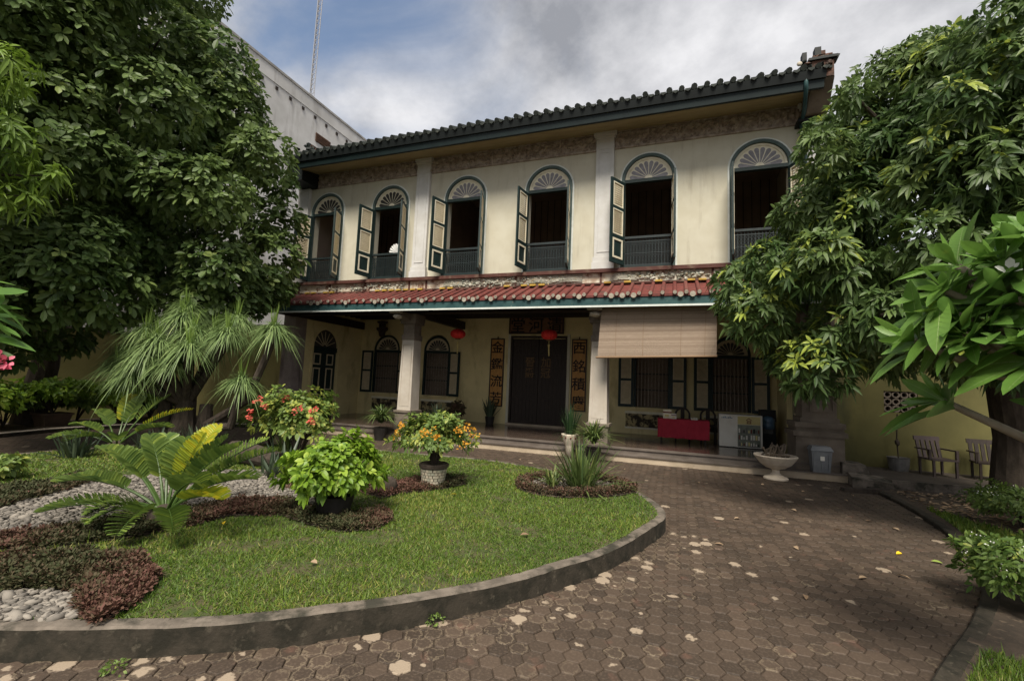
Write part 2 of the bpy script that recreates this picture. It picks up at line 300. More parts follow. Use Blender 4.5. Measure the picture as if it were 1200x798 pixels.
        base = (np.arange(k)*q*3)[:, None]+o; fs = []
        if midrib: s.Rn[-1].reshape(k, q, 3)[:, :, 1] += midrib
        for i in range(q-1):
            a = 3*i
            fs.append(np.concatenate([base+a, base+a+1, base+a+4, base+a+3], 1)); fs.append(np.concatenate([base+a+1, base+a+2, base+a+5, base+a+4], 1))
        s.faces(np.concatenate(fs), mi)
        if vein is not None:
            tt = np.array([p[0] for p in prof]); hh_ = np.array([p[1] for p in prof]); q4 = []
            for t in np.linspace(.16, .84, 10):
                t2 = t+.085; h2 = np.interp(t2, tt, hh_)*.93
                cp = lambda u: P+D*(L*u)[:, None]-np.array([0, 0, 1.])*(droop*L*u*u)[:, None]+N*.0009
                for sg in (-1, 1):
                    a_, b_2 = cp(t), cp(t2)+S*(sg*W*.5*h2)[:, None]+N*(W*.5*h2*fold)[:, None]; w1 = D*.0011
                    q4.append(np.stack([a_-w1, a_+w1, b_2+w1*.4, b_2-w1*.4], 1))
            Q = np.concatenate(q4); o2 = s.addv(Q.reshape(-1, 3), np.tile(np.repeat(np.clip(rnd+.0, 0, 1), 4), len(q4))); s.faces(np.arange(len(Q)*4).reshape(-1, 4)+o2, vein)
        if rib is not None: s.leaves(P+N*.0012, D, N, L*.97, W*.055, rnd, [(t, 1.05-.8*t) for t, h in prof], droop, .0, rib)
    def build(s, name, mats, parent=None, loc=None, smooth=False, kind=None):
        off = wloc(parent) if parent else Vector(loc or (0, 0, 0))
        me = bpy.data.meshes.new(name)
        V = np.concatenate(s.V)-np.array(off[:]); Lp = np.concatenate(s.L); T = np.concatenate(s.T); Mi = np.concatenate(s.Mi)
        me.vertices.add(len(V)); me.vertices.foreach_set('co', V.ravel().astype(np.float32))
        me.loops.add(len(Lp)); me.loops.foreach_set('vertex_index', Lp.astype(np.int32))
        st = np.concatenate([[0], np.cumsum(T)[:-1]])
        me.polygons.add(len(T)); me.polygons.foreach_set('loop_start', st.astype(np.int32)); me.polygons.foreach_set('loop_total', T.astype(np.int32))
        me.polygons.foreach_set('material_index', Mi.astype(np.int32))
        me.polygons.foreach_set('use_smooth', np.full(len(T), bool(smooth)))
        me.update(calc_edges=True)
        at = me.attributes.new('rnd', 'FLOAT', 'POINT'); at.data.foreach_set('value', np.clip(np.concatenate(s.Rn), 0, 1).astype(np.float32))
        me.validate()
        for m in (mats if isinstance(mats, (list, tuple)) else [mats]): me.materials.append(M[m])
        o = bpy.data.objects.new(name, me); COL.objects.link(o)
        if parent: o.parent = parent; WL[o.name] = wloc(parent)
        else: o.location = off; WL[o.name] = Vector(off)
        if kind: o['kind'] = kind
        return o

def text_mesh(mb, s, size, x, y, z, mi, bold=.012, depth=.004):
    c = bpy.data.curves.new('t', 'FONT'); c.body = s; c.size = size; c.align_x = 'CENTER'; c.align_y = 'CENTER'; c.extrude = depth; c.offset = bold*size; c.resolution_u = 3
    o = bpy.data.objects.new('t', c); COL.objects.link(o)
    me = bpy.data.meshes.new_from_object(o.evaluated_get(bpy.context.evaluated_depsgraph_get()))
    v = np.array([q.co[:] for q in me.vertices]); cx = (v[:, 0].min()+v[:, 0].max())/2; cz = (v[:, 1].min()+v[:, 1].max())/2
    w = np.stack([v[:, 0]-cx+x, y-v[:, 2], v[:, 1]-cz+z], 1); o0 = mb.addv(w)
    for p in me.polygons: mb.faces([[o0+i for i in p.vertices]], mi)
    bpy.data.objects.remove(o); bpy.data.meshes.remove(me); bpy.data.curves.remove(c)

def unit(a): return a/(np.linalg.norm(a, axis=-1, keepdims=True)+1e-9)
def inpoly(x, y, poly):
    x = np.asarray(x); y = np.asarray(y); c = np.zeros(x.shape, bool); n = len(poly)
    for i in range(n):
        (x1, y1), (x2, y2) = poly[i], poly[(i+1) % n]
        if y1 == y2: continue
        c ^= ((y1 > y) != (y2 > y)) & (x < (x2-x1)*(y-y1)/(y2-y1)+x1)
    return c
def smoothloop(p, k=6, closed=True):
    p = np.array(p, float); n = len(p); o = []
    for i in range(n if closed else n-1):
        g = lambda j: p[(j) % n] if closed else p[min(max(j, 0), n-1)]
        a, b, c, d = g(i-1), g(i), g(i+1), g(i+2)
        for t in np.arange(k)/k: o.append(.5*((2*b)+(-a+c)*t+(2*a-5*b+4*c-d)*t*t+(-a+3*b-3*c+d)*t**3))
    if not closed: o.append(p[-1])
    return [tuple(q) for q in o]
def inset(poly, d):
    p = np.array(poly); n = len(p); t = unit(np.roll(p, -1, 0)-np.roll(p, 1, 0)); nrm = np.stack([-t[:, 1], t[:, 0]], 1)
    area = .5*np.sum(p[:, 0]*np.roll(p[:, 1], -1)-np.roll(p[:, 0], -1)*p[:, 1])
    return [tuple(q) for q in p+nrm*(d if area > 0 else -d)]
# ================================================================== SETTING
ISLAND = smoothloop([(-.08, 5.7), (-.21, 6.28), (-.5, 6.8), (-1.12, 7.36), (-2.39, 7.84), (-3.44, 8.0), (-4.84, 7.92), (-6.6, 7.7), (-8.2, 7.0), (-9.3, 6.0), (-9.75, 5.0), (-9.85, 4.0),
                     (-9.4, 2.6), (-8, 1.45), (-6, 1.05), (-4.4, 1.2), (-3.42, 1.54), (-2.87, 1.8), (-2.29, 2.15), (-1.63, 2.7), (-1.1, 3.3), (-.82, 3.72), (-.5, 4.3), (-.21, 5.12)], 9)
RKERB = smoothloop([(-.4, .2), (.35, 1.6), (1.0, 2.75), (1.42, 3.45), (1.74, 3.94), (2.06, 4.43), (2.51, 5.24), (2.92, 6.34), (3.16, 7.6), (3.25, 8.85), (3.2, 9.9)], 4, False)
FKERB = smoothloop([(-12.2, 2.2), (-13.1, 4.0), (-13.6, 5.6), (-13.9, 6.7), (-13.85, 7.6), (-13.6, 8.5), (-12.7, 9.6), (-11.45, 10.3)], 4, False)
KH = .165
mb = MB(); mb.box(-900, 900, -600, 900, -.6, -.03); mb.build('ground', 'ground', kind='structure')

# hexagonal pavers of the drive, one sheet
def paver_mat():
    m = bpy.data.materials.new('hex_paver'); m.use_nodes = True; t = m.node_tree; N, Lk = t.nodes, t.links; b = N['Principled BSDF']
    b.inputs['Roughness'].default_value = .62; b.inputs['Specular IOR Level'].default_value = .3
    def at(n): a = N.new('ShaderNodeAttribute'); a.attribute_name = n; return a.outputs['Fac']
    def mth(op, a, b_=None, clamp=False):
        x = N.new('ShaderNodeMath'); x.operation = op; x.use_clamp = clamp
        for i, q in enumerate((a, b_)):
            if q is None: continue
            if isinstance(q, (int, float)): x.inputs[i].default_value = q
            else: Lk.new(q, x.inputs[i])
        return x.outputs[0]
    def mixc(f, a, bb):
        x = N.new('ShaderNodeMix'); x.data_type = 'RGBA'; Lk.new(f, x.inputs[0])
        for s_, q in ((6, a), (7, bb)):
            if isinstance(q, tuple): x.inputs[s_].default_value = (*q, 1)
            else: Lk.new(q, x.inputs[s_])
        return x.outputs[2]
    tcn = N.new('ShaderNodeTexCoord')
    def noise(sc, d=6):
        n = N.new('ShaderNodeTexNoise'); n.inputs['Scale'].default_value = sc; n.inputs['Detail'].default_value = d; Lk.new(tcn.outputs['Object'], n.inputs['Vector']); return n.outputs['Fac']
    rnd = at('rnd'); full = at('full'); ring = at('ring')
    uv = N.new('ShaderNodeUVMap'); ln = N.new('ShaderNodeVectorMath'); ln.operation = 'LENGTH'; Lk.new(uv.outputs[0], ln.inputs[0]); rr = ln.outputs['Value']
    n1 = noise(26); rw = mth('ADD', rr, mth('MULTIPLY', mth('SUBTRACT', n1, .5), 1.5))
    fm = mth('MULTIPLY', mth('SUBTRACT', full, rw), 5.5, True)
    rg = mth('SUBTRACT', 1.0, mth('MULTIPLY', mth('ABSOLUTE', mth('SUBTRACT', rw, .70)), 9), True)
    rg = mth('MULTIPLY', rg, ring)
    base = mixc(rnd, (.045, .033, .024), (.084, .060, .043))
    big = mth('MULTIPLY', mth('SUBTRACT', noise(.55, 4), .45), 4, True)
    base = mixc(mth('MULTIPLY', big, .5), base, (.044, .034, .025))
    base = mixc(mth('MULTIPLY', mth('SUBTRACT', noise(60), .5), 2.2, True), base, (.145, .105, .075))
    red = mth('MULTIPLY', mth('SUBTRACT', noise(5), .62), 5, True); base = mixc(mth('MULTIPLY', red, .6), base, (.20, .10, .07))
    col = mixc(mth('MULTIPLY', rg, .75), base, (.21, .165, .11)); col = mixc(fm, col, (.31, .247, .18))
    Lk.new(col, b.inputs['Base Color'])
    bn = N.new('ShaderNodeBump'); bn.inputs['Strength'].default_value = .5; bn.inputs['Distance'].default_value = .004; Lk.new(noise(90), bn.inputs['Height']); Lk.new(bn.outputs[0], b.inputs['Normal'])
    return m
M['paver'] = paver_mat(); M['gutter'] = mat('dark_gutter', (.0045, .012, .0125), (.008, .018, .018), 4, rough=.5)
d = .127; px_ = d*.8660254
I, J = np.meshgrid(np.arange(-150, 34), np.arange(-2, 90)); X = (I*px_).ravel(); Y = (J*d+(I % 2)*d/2).ravel()
drive_out = [(-.4, .2)]+RKERB+[(3.2, 10.4), (-11.3, 10.4)]+FKERB[::-1]+[(-11.0, .2)]
keep = inpoly(X, Y, drive_out) & ~inpoly(X, Y, inset(ISLAND, .03)) & (Y < 10.38)
X, Y = X[keep], Y[keep]; n = len(X)
# distance to the island's outer edge decides where pavers are worn white
IP = np.array(ISLAND); dist = np.sqrt(((X[:, None]-IP[None, :, 0])**2+(Y[:, None]-IP[None, :, 1])**2).min(1))
front = (Y < 5.6) & (X > -3.6)
p_full = np.where(front, .015+.15*np.exp(-(dist/.42)**2), .009); p_ring = np.where(front, .10+.75*np.exp(-(dist/.45)**2), .07)
uu = rng.random(n); full = np.where(uu < p_full, rng.uniform(.40, .98, n), np.where(uu < p_full*2.0, rng.uniform(.2, .5, n), -1.0)); ring = np.where(rng.random(n) < p_ring, rng.uniform(.35, 1.0, n), 0)
rn = rng.random(n); tilt = rng.normal(0, .012, (n, 2)); hz = rng.normal(0, .0018, n)
ang = np.arange(6)*PI/3; rings = [(.500, 0.0), (.535, -.0025), (.560, -.009), (.562, -.03)]   # circumradius/d, height
V = np.zeros((n, 1+len(rings)*6, 3)); U = np.zeros((n, 1+len(rings)*6, 2))
V[:, 0] = np.stack([X, Y, hz], 1)
for k, (r_, z_) in enumerate(rings):
    cx, cy = r_*d*np.cos(ang), r_*d*np.sin(ang)
    V[:, 1+k*6:7+k*6, 0] = X[:, None]+cx; V[:, 1+k*6:7+k*6, 1] = Y[:, None]+cy
    V[:, 1+k*6:7+k*6, 2] = hz[:, None]+z_+tilt[:, :1]*cx+tilt[:, 1:]*cy
    U[:, 1+k*6:7+k*6, 0] = r_/.577*np.cos(ang); U[:, 1+k*6:7+k*6, 1] = r_/.577*np.sin(ang)
nv = V.shape[1]; F3 = [[0, 1+j, 1+(j+1) % 6] for j in range(6)]; F4 = [[1+k*6+j, 7+k*6+j, 7+k*6+(j+1) % 6, 1+k*6+(j+1) % 6] for k in range(3) for j in range(6)]
mb = MB(); mb.addv(V.reshape(-1, 3), np.repeat(rn, nv)); b0 = (np.arange(n)*nv)[:, None, None]
mb.faces((b0+np.array(F3)[None]).reshape(-1, 3)); mb.faces((b0+np.array(F4)[None]).reshape(-1, 4))
path = mb.build('drive_paving', 'paver', kind='structure')
me = path.data
for nm, arr in (('full', full), ('ring', ring)):
    a = me.attributes.new(nm, 'FLOAT', 'POINT'); a.data.foreach_set('value', np.repeat(arr, nv).astype(np.float32))
uvl = me.uv_layers.new(name='UVMap'); li = np.zeros(len(me.loops), np.int32); me.loops.foreach_get('vertex_index', li); uvl.data.foreach_set('uv', U.reshape(-1, 2)[li].astype(np.float32).ravel())
mb = MB(); mb.poly([(x, y, -.011) for x, y in drive_out][::-1] if False else [(x, y, -.011) for x, y in drive_out]); mb.build('drive_bed', 'soil', kind='structure')

def kerb(name, line, w, h, mats, closed, side=1, z0=-.02, joints=0):
    p = np.array(line); nrm = None
    q = np.array(inset(line, w)) if closed else None
    if not closed:
        t = unit(np.gradient(p, axis=0)); q = p+np.stack([-t[:, 1], t[:, 0]], 1)*w*side
    n = len(p); jit = rng.normal(0, .0018, n)+.004*np.sin(np.arange(n)*.31)
    b = MB(); b_ = .012; e = p+(q-p)*b_/w; e2 = q+(p-q)*b_/w
    rows = [(p, np.full(n, z0)), (p, h-b_+jit), (e, h+jit), (e2, h+jit), (q, h-b_+jit), (q, np.full(n, z0))]
    o = b.addv(np.concatenate([np.column_stack([xy, z]) for xy, z in rows]))
    m = n if closed else n-1
    for k in range(5):
        f = [[o+k*n+i, o+k*n+(i+1) % n, o+(k+1)*n+(i+1) % n, o+(k+1)*n+i] for i in range(m)]
        b.faces(f, 1 if k in (0, 4) else 0)
    if not closed: b.faces([[o+k*n for k in range(6)], [o+k*n+n-1 for k in range(6)][::-1]], 1)
    if joints:
        for i in range(0, n, joints):
            t_ = unit(p[(i+1) % n]-p[i-1])*.005; nn = unit(q[i]-p[i]); A = lambda dd, z: [(*(p[i]+nn*dd-t_), z), (*(p[i]+nn*dd+t_), z)]
            a0, a1 = A(-.0015, 0), A(-.0015, h-.004+jit[i]); c0, c1 = A(.006, h+.0025+jit[i]), A(w-.006, h+.0025+jit[i])
            b.poly([a0[0], a0[1], a1[1], a1[0]], 2); b.poly([c0[0], c0[1], c1[1], c1[0]], 2); b.poly([a1[0], a1[1], c0[1], c0[0]], 2)
    return b.build(name, mats, kind='structure')
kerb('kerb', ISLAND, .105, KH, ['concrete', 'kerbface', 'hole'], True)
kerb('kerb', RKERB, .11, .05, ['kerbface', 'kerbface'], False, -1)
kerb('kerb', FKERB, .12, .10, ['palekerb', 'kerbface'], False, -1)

# lawn island: turf floor with gentle rise, planting beds, gravel
COVER_A = [(-4.74, 1.92), (-4.63, 2.01), (-4.21, 2.31), (-3.8, 2.42), (-3.33, 2.27), (-3.16, 2.09), (-3.07, 1.93), (-3.0, 1.74), (-3.19, 1.78), (-3.31, 1.80), (-3.46, 1.92), (-3.68, 1.9), (-3.9, 1.76), (-4.1, 1.7)]
COVER_B = [(-5.24, 2.11), (-5.21, 2.24), (-4.95, 2.63), (-4.84, 3.04), (-4.62, 3.46), (-4.5, 3.96), (-4.01, 4.15), (-3.49, 3.93), (-3.24, 3.99), (-2.83, 4.28), (-2.68, 4.08), (-2.66, 3.78), (-2.92, 3.56), (-3.32, 3.62), (-3.75, 3.72), (-4.18, 3.49), (-4.17, 3.18), (-4.3, 2.78), (-4.49, 2.4), (-4.84, 2.1), (-4.95, 2.0)]
COVER_C = [(-3.8, 4.9), (-3.6, 5.5), (-3.33, 5.95), (-2.92, 6.24), (-2.74, 5.94), (-2.87, 5.53), (-3.22, 5.06), (-3.28, 4.75)]
COVER_D = [(-7.28, 2.88), (-7.17, 3.04), (-7.06, 3.36), (-7.21, 3.85), (-6.78, 3.81), (-6.39, 3.12), (-6.23, 2.66), (-6.35, 2.53)]
ROUND = smoothloop([(-2.09, 6.22), (-2.0, 6.9), (-1.3, 7.42), (-.7, 7.1), (-.48, 6.72), (-.74, 6.31), (-1.23, 5.93), (-1.73, 5.86)], 4)
GRAVEL_A = [(-6.19, 2.41), (-6.16, 2.63), (-6.5, 3.1), (-6.9, 3.77), (-6.6, 4.6), (-5.6, 5.3), (-4.3, 5.2), (-3.8, 4.6), (-3.7, 4.0), (-4.01, 4.15), (-4.5, 3.96), (-4.62, 3.46), (-4.84, 3.04), (-4.95, 2.63), (-5.21, 2.24), (-5.24, 2.07), (-5.6, 1.9)]
GRAVEL_B = [(-4.1, 1.7), (-3.9, 1.76), (-3.68, 1.9), (-3.46, 1.92), (-3.31, 1.80), (-3.19, 1.78), (-3.05, 1.84), (-3.45, 1.62), (-3.9, 1.45), (-4.3, 1.35), (-4.6, 1.35), (-4.7, 1.9)]
def sheet(name, poly, z, m, kind='structure', step=.14, amp=.012, edge=None):
    b = MB(); p = np.array(poly); x0, y0 = p.min(0); x1, y1 = p.max(0)
    bm = bmesh.new(); vs_ = [bm.verts.new((x, y, z)) for x, y in poly]; bm.faces.new(vs_)
    bmesh.ops.triangulate(bm, faces=bm.faces[:]); v = np.array([q.co[:] for q in bm.verts]); bm.verts.index_update(); f = [[q.index for q in t.verts] for t in bm.faces]; bm.free()
    o = b.addv(v); b.faces(np.array(f)+o); return b.build(name, m, kind=kind)
sheet('lawn', inset(ISLAND, .09), KH-.008, 'lawnsoil'); sheet('gravel_bed', GRAVEL_A, KH, 'gravelbase'); sheet('gravel_bed', GRAVEL_B, KH, 'gravelbase')
for pl in (COVER_A, COVER_B, COVER_C, COVER_D, ROUND): sheet('planting_bed', pl, KH+.004, 'soil')

# right-hand bed, terrace and steps; left-hand bed
rb = RKERB+[(3.25, 10.0), (3.6, 9.95), (6, 10.25), (14, 11.2), (14, -2), (-.3, -2)]
sheet('side_bed', [(x+(.05 if i < len(RKERB) else 0), y) for i, (x, y) in enumerate(rb)], .045, 'soil')
mb = MB()
mb.hexa([(3.62, 9.95, 0), (14, 11.0, 0), (14, 12.0, 0), (3.2, 12.0, 0), (3.62, 9.95, .17), (14, 11.0, .17), (14, 12.0, .17), (3.2, 12.0, .17)], 0)
mb.hexa([(3.60, 9.90, .0), (14, 10.95, .0), (14, 11.0, .0), (3.62, 9.95, .0), (3.60, 9.90, .185), (14, 10.95, .185), (14, 11.0, .185), (3.62, 9.95, .185)], 1)
mb.build('terrace', ['ground', 'concrete'], kind='structure')
lb = FKERB+[(-11.45, 11.2), (-16.0, 11.2), (-16.0, -2), (-13.5, -2)]
mb = MB(); bm = None
sheet('side_bed', [(x-(.06 if i < len(FKERB) else 0), y) for i, (x, y) in enumerate(lb)], .07, 'soil')

# ================================================================== HOUSE
house = thing('house', 'long two storey cream shophouse mansion with arched green windows, red tiled canopy and columned porch', 'house', (-4.2, 10.55, 0))
UW = [-10.26, -7.94, -5.5, -3.1, -.62, 1.78]
def arched(mb, T, s0, s1, z0, z1, ops, th, mf=0, mr=0, n=18):
    ops = sorted(ops); x = s0
    def q(a, b, c, d_, m=mf, dep=0): mb.poly([T(*a, ), T(*b), T(*c), T(*d_)], m)
    for cx, w, zb, zs, r in ops:
        l, rr_ = cx-w/2, cx+w/2
        for dpt in (0, th):
            q((x, dpt, z0), (l, dpt, z0), (l, dpt, z1), (x, dpt, z1))
            if zb > z0+1e-6: q((l, dpt, z0), (rr_, dpt, z0), (rr_, dpt, zb), (l, dpt, zb))
            for i in range(n):
                a, b = PI-PI*i/n, PI-PI*(i+1)/n
                xa, xb = cx+w/2*math.cos(a), cx+w/2*math.cos(b); za, zb_ = zs+r*math.sin(a), zs+r*math.sin(b)
                q((xa, dpt, za), (xb, dpt, zb_), (xb, dpt, z1), (xa, dpt, z1))
        pr = [(l, zb), (l, zs)]+[(cx-w/2*math.cos(PI*i/n), zs+r*math.sin(PI*i/n)) for i in range(1, n)]+[(rr_, zs), (rr_, zb)]
        for i in range(len(pr)):
            a, b = pr[i], pr[(i+1) % len(pr)]
            q((a[0], 0, a[1]), (a[0], th, a[1]), (b[0], th, b[1]), (b[0], 0, b[1]), mr)
        x = rr_
    for dpt in (0, th): q((x, dpt, z0), (s1, dpt, z0), (s1, dpt, z1), (x, dpt, z1))
front = lambda Y0: (lambda s, dd, z: (s, Y0+dd, z))
mb = MB(); arched(mb, front(11.0), -11.4, 3.05, 3.55, 8.02, [(c, 1.12, 4.45, 6.66, .58) for c in UW], .26)
mb.build('front_wall', 'cream', house)
# shell: end walls, rear wall, upstairs room, roof slopes
mb = MB()
mb.box(-11.4, -11.15, 11.26, 19, 0, 8.0, 0); mb.box(2.8, 3.05, 11.26, 19, 0, 8.0, 0); mb.box(-11.15, 2.8, 18.8, 19, 0, 8.0, 0)
mb.box(-11.15, 2.8, 11.26, 18.8, 3.86, 4.2, 1); mb.box(-11.15, 2.8, 14.6, 14.7, 4.2, 8.0, 1); mb.box(-11.15, 2.8, 11.26, 18.8, 7.9, 8.0, 1)
for x in (-6.85, -1.65): mb.box(x-.08, x+.08, 11.26, 14.6, 4.2, 7.9, 1)
for k in range(60): mb.box(-11.1+k*.232, -11.1+k*.232+.02, 14.585, 14.60, 4.2, 7.9, 2)
mb.box(-11.145, -11.12, 11.3, 14.6, 4.2, 7.9, 3)
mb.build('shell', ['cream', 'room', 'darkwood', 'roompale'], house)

# windows of the upper floor
def shutter(mb, hx, ang, wd, z0, z1, sgn, thick=.042, y=10.955, two=False):
    # leaf hinged at hx; ang in degrees from the closed position, sgn -1 hinge on the left
    a = R(ang); ux, uy = (math.cos(a), -math.sin(a)) if sgn < 0 else (-math.cos(a), -math.sin(a)); nx, ny = (uy, -ux) if sgn < 0 else (-uy, ux)
    # n points to the inner face of the leaf (towards the room when closed)
    T = lambda s, dd, z: (hx+ux*s+nx*dd, y+uy*s+ny*dd, z)
    def bx(s0, s1, d0, d1, a0, a1, m):
        mb.hexa([T(s0, d0, a0), T(s1, d0, a0), T(s1, d1, a0), T(s0, d1, a0), T(s0, d0, a1), T(s1, d0, a1), T(s1, d1, a1), T(s0, d1, a1)], m)
    h = thick/2; st = .075; H_ = z1-z0
    bx(0, st, -h, h, z0, z1, 0); bx(wd-st, wd, -h, h, z0, z1, 0)
    rails = [z0, z0+.10, z0+.30*H_, z0+.30*H_+.075, z0+.64*H_, z0+.64*H_+.07, z1-.08, z1]
    if two: rails = [z0, z0+.08, z0+.50*H_, z0+.50*H_+.07, z1-.07, z1]
    for k in range(0, len(rails), 2): bx(st, wd-st, -h, h, rails[k], rails[k+1], 0)
    for pz0, pz1, kind in (((rails[1], rails[2], 'l'), (rails[3], rails[4], 'l')) if two else ((rails[1], rails[2], 'p'), (rails[3], rails[4], 'l'), (rails[5], rails[6], 'l'))):
        if kind == 'p':
            bx(st, wd-st, -.010, .010, pz0, pz1, 0)
            m = .045 if True else 0
            for s0, s1, a0, a1 in ((st, wd-st, pz0+.02, pz0+.02+m), (st, wd-st, pz1-.02-m, pz1-.02), (st, st+m, pz0+.065, pz1-.065), (wd-st-m, wd-st, pz0+.065, pz1-.065)):
                bx(s0, s1, -h-.006, h+.006, a0, a1, 1)
        else:
            for s0, s1, a0, a1 in ((st, wd-st, pz0+.004, pz0+.03), (st, wd-st, pz1-.03, pz1-.004), (st+.001, st+.026, pz0+.03, pz1-.03), (wd-st-.026, wd-st-.001, pz0+.03, pz1-.03)):
                bx(s0, s1, -h-.004, h+.004, a0, a1, 1)
            k = max(6, int((pz1-pz0)/.055)); s0, s1 = st+.026, wd-st-.026
            for i in range(k):
                zc = pz0+.03+(pz1-pz0-.06)*(i+.5)/k; dz = (pz1-pz0-.06)/k*.55
                mb.hexa([T(s0, -.016, zc-dz), T(s1, -.016, zc-dz), T(s1, .010, zc+dz-.012), T(s0, .010, zc+dz-.012), T(s0, -.010, zc-dz+.008), T(s1, -.010, zc-dz+.008), T(s1, .016, zc+dz), T(s0, .016, zc+dz)], 2)
def fan_light(mb, cx, zs, r, y, npet, mcream, mpet, thick=.035):
    pts = [(cx+r*math.cos(PI*i/24), zs+r*math.sin(PI*i/24)) for i in range(25)]
    mb.prism(pts, y, y+thick, mcream)
    for k in range(npet):
        a = PI*(k+.5)/npet; hw = PI/npet*.5*.92; ri, ro = r*.17, r*.72
        p = [(ri, a-hw*.55), (ro, a-hw*.86), (ro+r*.07, a-hw*.55), (ro+r*.095, a), (ro+r*.07, a+hw*.55), (ro, a+hw*.86), (ri, a+hw*.55)]
        mb.prism([(cx+q*math.cos(t), zs+.015+q*math.sin(t)*.98) for q, t in p], y-.004, y+.006, mpet)
    mb.ring(cx, zs, r*.90, r*.985, y-.022, y, 0, PI, 24, mcream); mb.ring(cx, zs+.01, 0.02, r*.15, y-.014, y, 0, PI, 12, mcream)
L_ANG = [107, 101, 107, 100, 119, 97]; R_ANG = [112, 110, 108, 99, 96, 113]
for i, cx in enumerate(UW):
    b = MB()
    b.ring(cx, 6.66, .625, .665, 10.975, 11.002, n=24, mi=1); b.ring(cx, 6.66, .555, .624, 10.955, 11.06, n=24, mi=0)
    for sg in (-1, 1):
        xs = sorted((cx+sg*.555, cx+sg*.624)); b.box(xs[0], xs[1], 10.955, 11.06, 4.45, 6.66, 0)
        xs = sorted((cx+sg*.625, cx+sg*.665)); b.box(xs[0], xs[1], 10.975, 11.002, 4.45, 6.66, 1)
    b.box(cx-.555, cx+.555, 10.965, 11.08, 6.585, 6.665, 2); b.box(cx-.55, cx+.55, 10.95, 11.2, 4.45, 4.505, 2)
    w = b.build('window', ['ringgreen', 'bead', 'green'], house)
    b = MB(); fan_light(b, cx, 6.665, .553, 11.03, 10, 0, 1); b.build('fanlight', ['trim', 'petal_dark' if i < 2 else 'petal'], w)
    b = MB(); shutter(b, cx-.553, L_ANG[i], .545, 4.52, 6.575, -1); b.build('shutter', ['green', 'trim', 'louvre'], w)
    b = MB(); shutter(b, cx+.553, R_ANG[i], .545, 4.52, 6.575, 1); b.build('shutter', ['green', 'trim', 'louvre'], w)
    b = MB(); b.box(cx-.55, cx+.55, 10.99, 11.05, 5.19, 5.245, 0); b.box(cx-.55, cx+.55, 11.0, 11.04, 4.52, 4.56, 0); b.box(cx-.55, cx+.55, 11.005, 11.035, 5.10, 5.125, 0); b.box(cx-.55, cx+.55, 11.006, 11.034, 4.82, 4.84, 0)
    k = 15
    for j in range(k+1):
        x = cx-.53+1.06*j/k; b.box(x-.007, x+.007, 11.012, 11.026, 4.56, 5.19, 0)
        if j < k:
            x2 = x+1.06/k/2
            for zc, hh in ((4.69, .12), (4.97, .12)):
                for s_ in (-1, 1):
                    b.tube([(x2-.028*s_, 11.018, zc-hh), (x2+.028*s_, 11.018, zc-hh*.35), (x2-.028*s_, 11.018, zc+hh*.35), (x2+.028*s_, 11.018, zc+hh)], .0065, 4, 0)
    b.build('railing', 'rail', w)

# pilasters of the upper floor
for x0, x1 in ((-11.42, -10.98), (-7.05, -6.62), (-1.88, -1.44), (2.58, 3.07)):
    b = MB(); b.box(x0, x1, 10.90, 11.01, 4.75, 7.80); b.box(x0-.05, x1+.05, 10.86, 11.008, 4.45, 4.62); b.box(x0-.03, x1+.03, 10.88, 11.006, 4.62, 4.75)
    b.box(x0-.03, x1+.03, 10.88, 11.006, 7.80, 7.86); b.box(x0-.06, x1+.06, 10.85, 11.004, 7.86, 7.965)
    a0, a1 = x0+.07, x1-.07
    for q in ((a0, a1, 7.40, 7.42), (a0, a1, 4.87, 4.89), (a0, a0+.02, 4.89, 7.40), (a1-.02, a1, 4.89, 7.40), (x0, x1, 7.50, 7.53)): b.box(q[0], q[1], 10.888, 10.902, q[2], q[3])
    b.build('pilaster', 'pilaster', house)
# carved frieze under the eaves
b = MB()
for x0, x1 in ((-10.98, -7.05), (-6.62, -1.88), (-1.44, 2.58)):
    b.box(x0, x1, 10.955, 11.01, 7.50, 7.545, 0); b.box(x0, x1, 10.955, 11.01, 7.93, 7.965, 0)
    nx, nz = int((x1-x0)/.045), 9; hh = rng.random((nz+1, nx+1)); hh = np.where(hh > .45, hh*.045, .0); hh[0] = hh[-1] = 0
    gx = np.linspace(x0, x1, nx+1); gz = np.linspace(7.545, 7.93, nz+1)
    o = b.addv([(gx[i], 10.985-hh[j, i], gz[j]) for j in range(nz+1) for i in range(nx+1)])
    b.faces([[o+j*(nx+1)+i, o+j*(nx+1)+i+1, o+(j+1)*(nx+1)+i+1, o+(j+1)*(nx+1)+i] for j in range(nz) for i in range(nx)], 1)
    for k in range(1, 5): xx = x0+(x1-x0)*k/5; b.box(xx-.02, xx+.02, 10.94, 10.99, 7.545, 7.93, 0)
b.build('eaves_frieze', ['frieze', 'frieze'], house)

# main roof: soffit, fascia, tiles, verge ornaments
roof = MB()
yE, zE = 10.08, 7.80
roof.hexa([(-10.62, yE+.06, 7.77), (2.75, yE+.06, 7.77), (2.75, 11.0, 7.966), (-11.35, 11.0, 7.966), (-10.62, yE+.06, 7.80), (2.75, yE+.06, 7.80), (2.75, 11.0, 8.06), (-11.35, 11.0, 8.06)], 0)
roof.hexa([(-10.66, yE-.02, 7.74), (2.78, yE-.02, 7.74), (2.78, yE+.05, 7.74), (-10.66, yE+.05, 7.74), (-10.66, yE-.05, 7.90), (2.78, yE-.05, 7.90), (2.78, yE+.05, 7.90), (-10.66, yE+.05, 7.90)], 1)
roof.hexa([(-10.68, yE-.09, 7.90), (2.8, yE-.09, 7.90), (2.8, yE+.05, 7.90), (-10.68, yE+.05, 7.90), (-10.68, yE-.14, 8.06), (2.8, yE-.14, 8.06), (2.8, yE+.05, 8.06), (-10.68, yE+.05, 8.06)], 2)
sl = .45
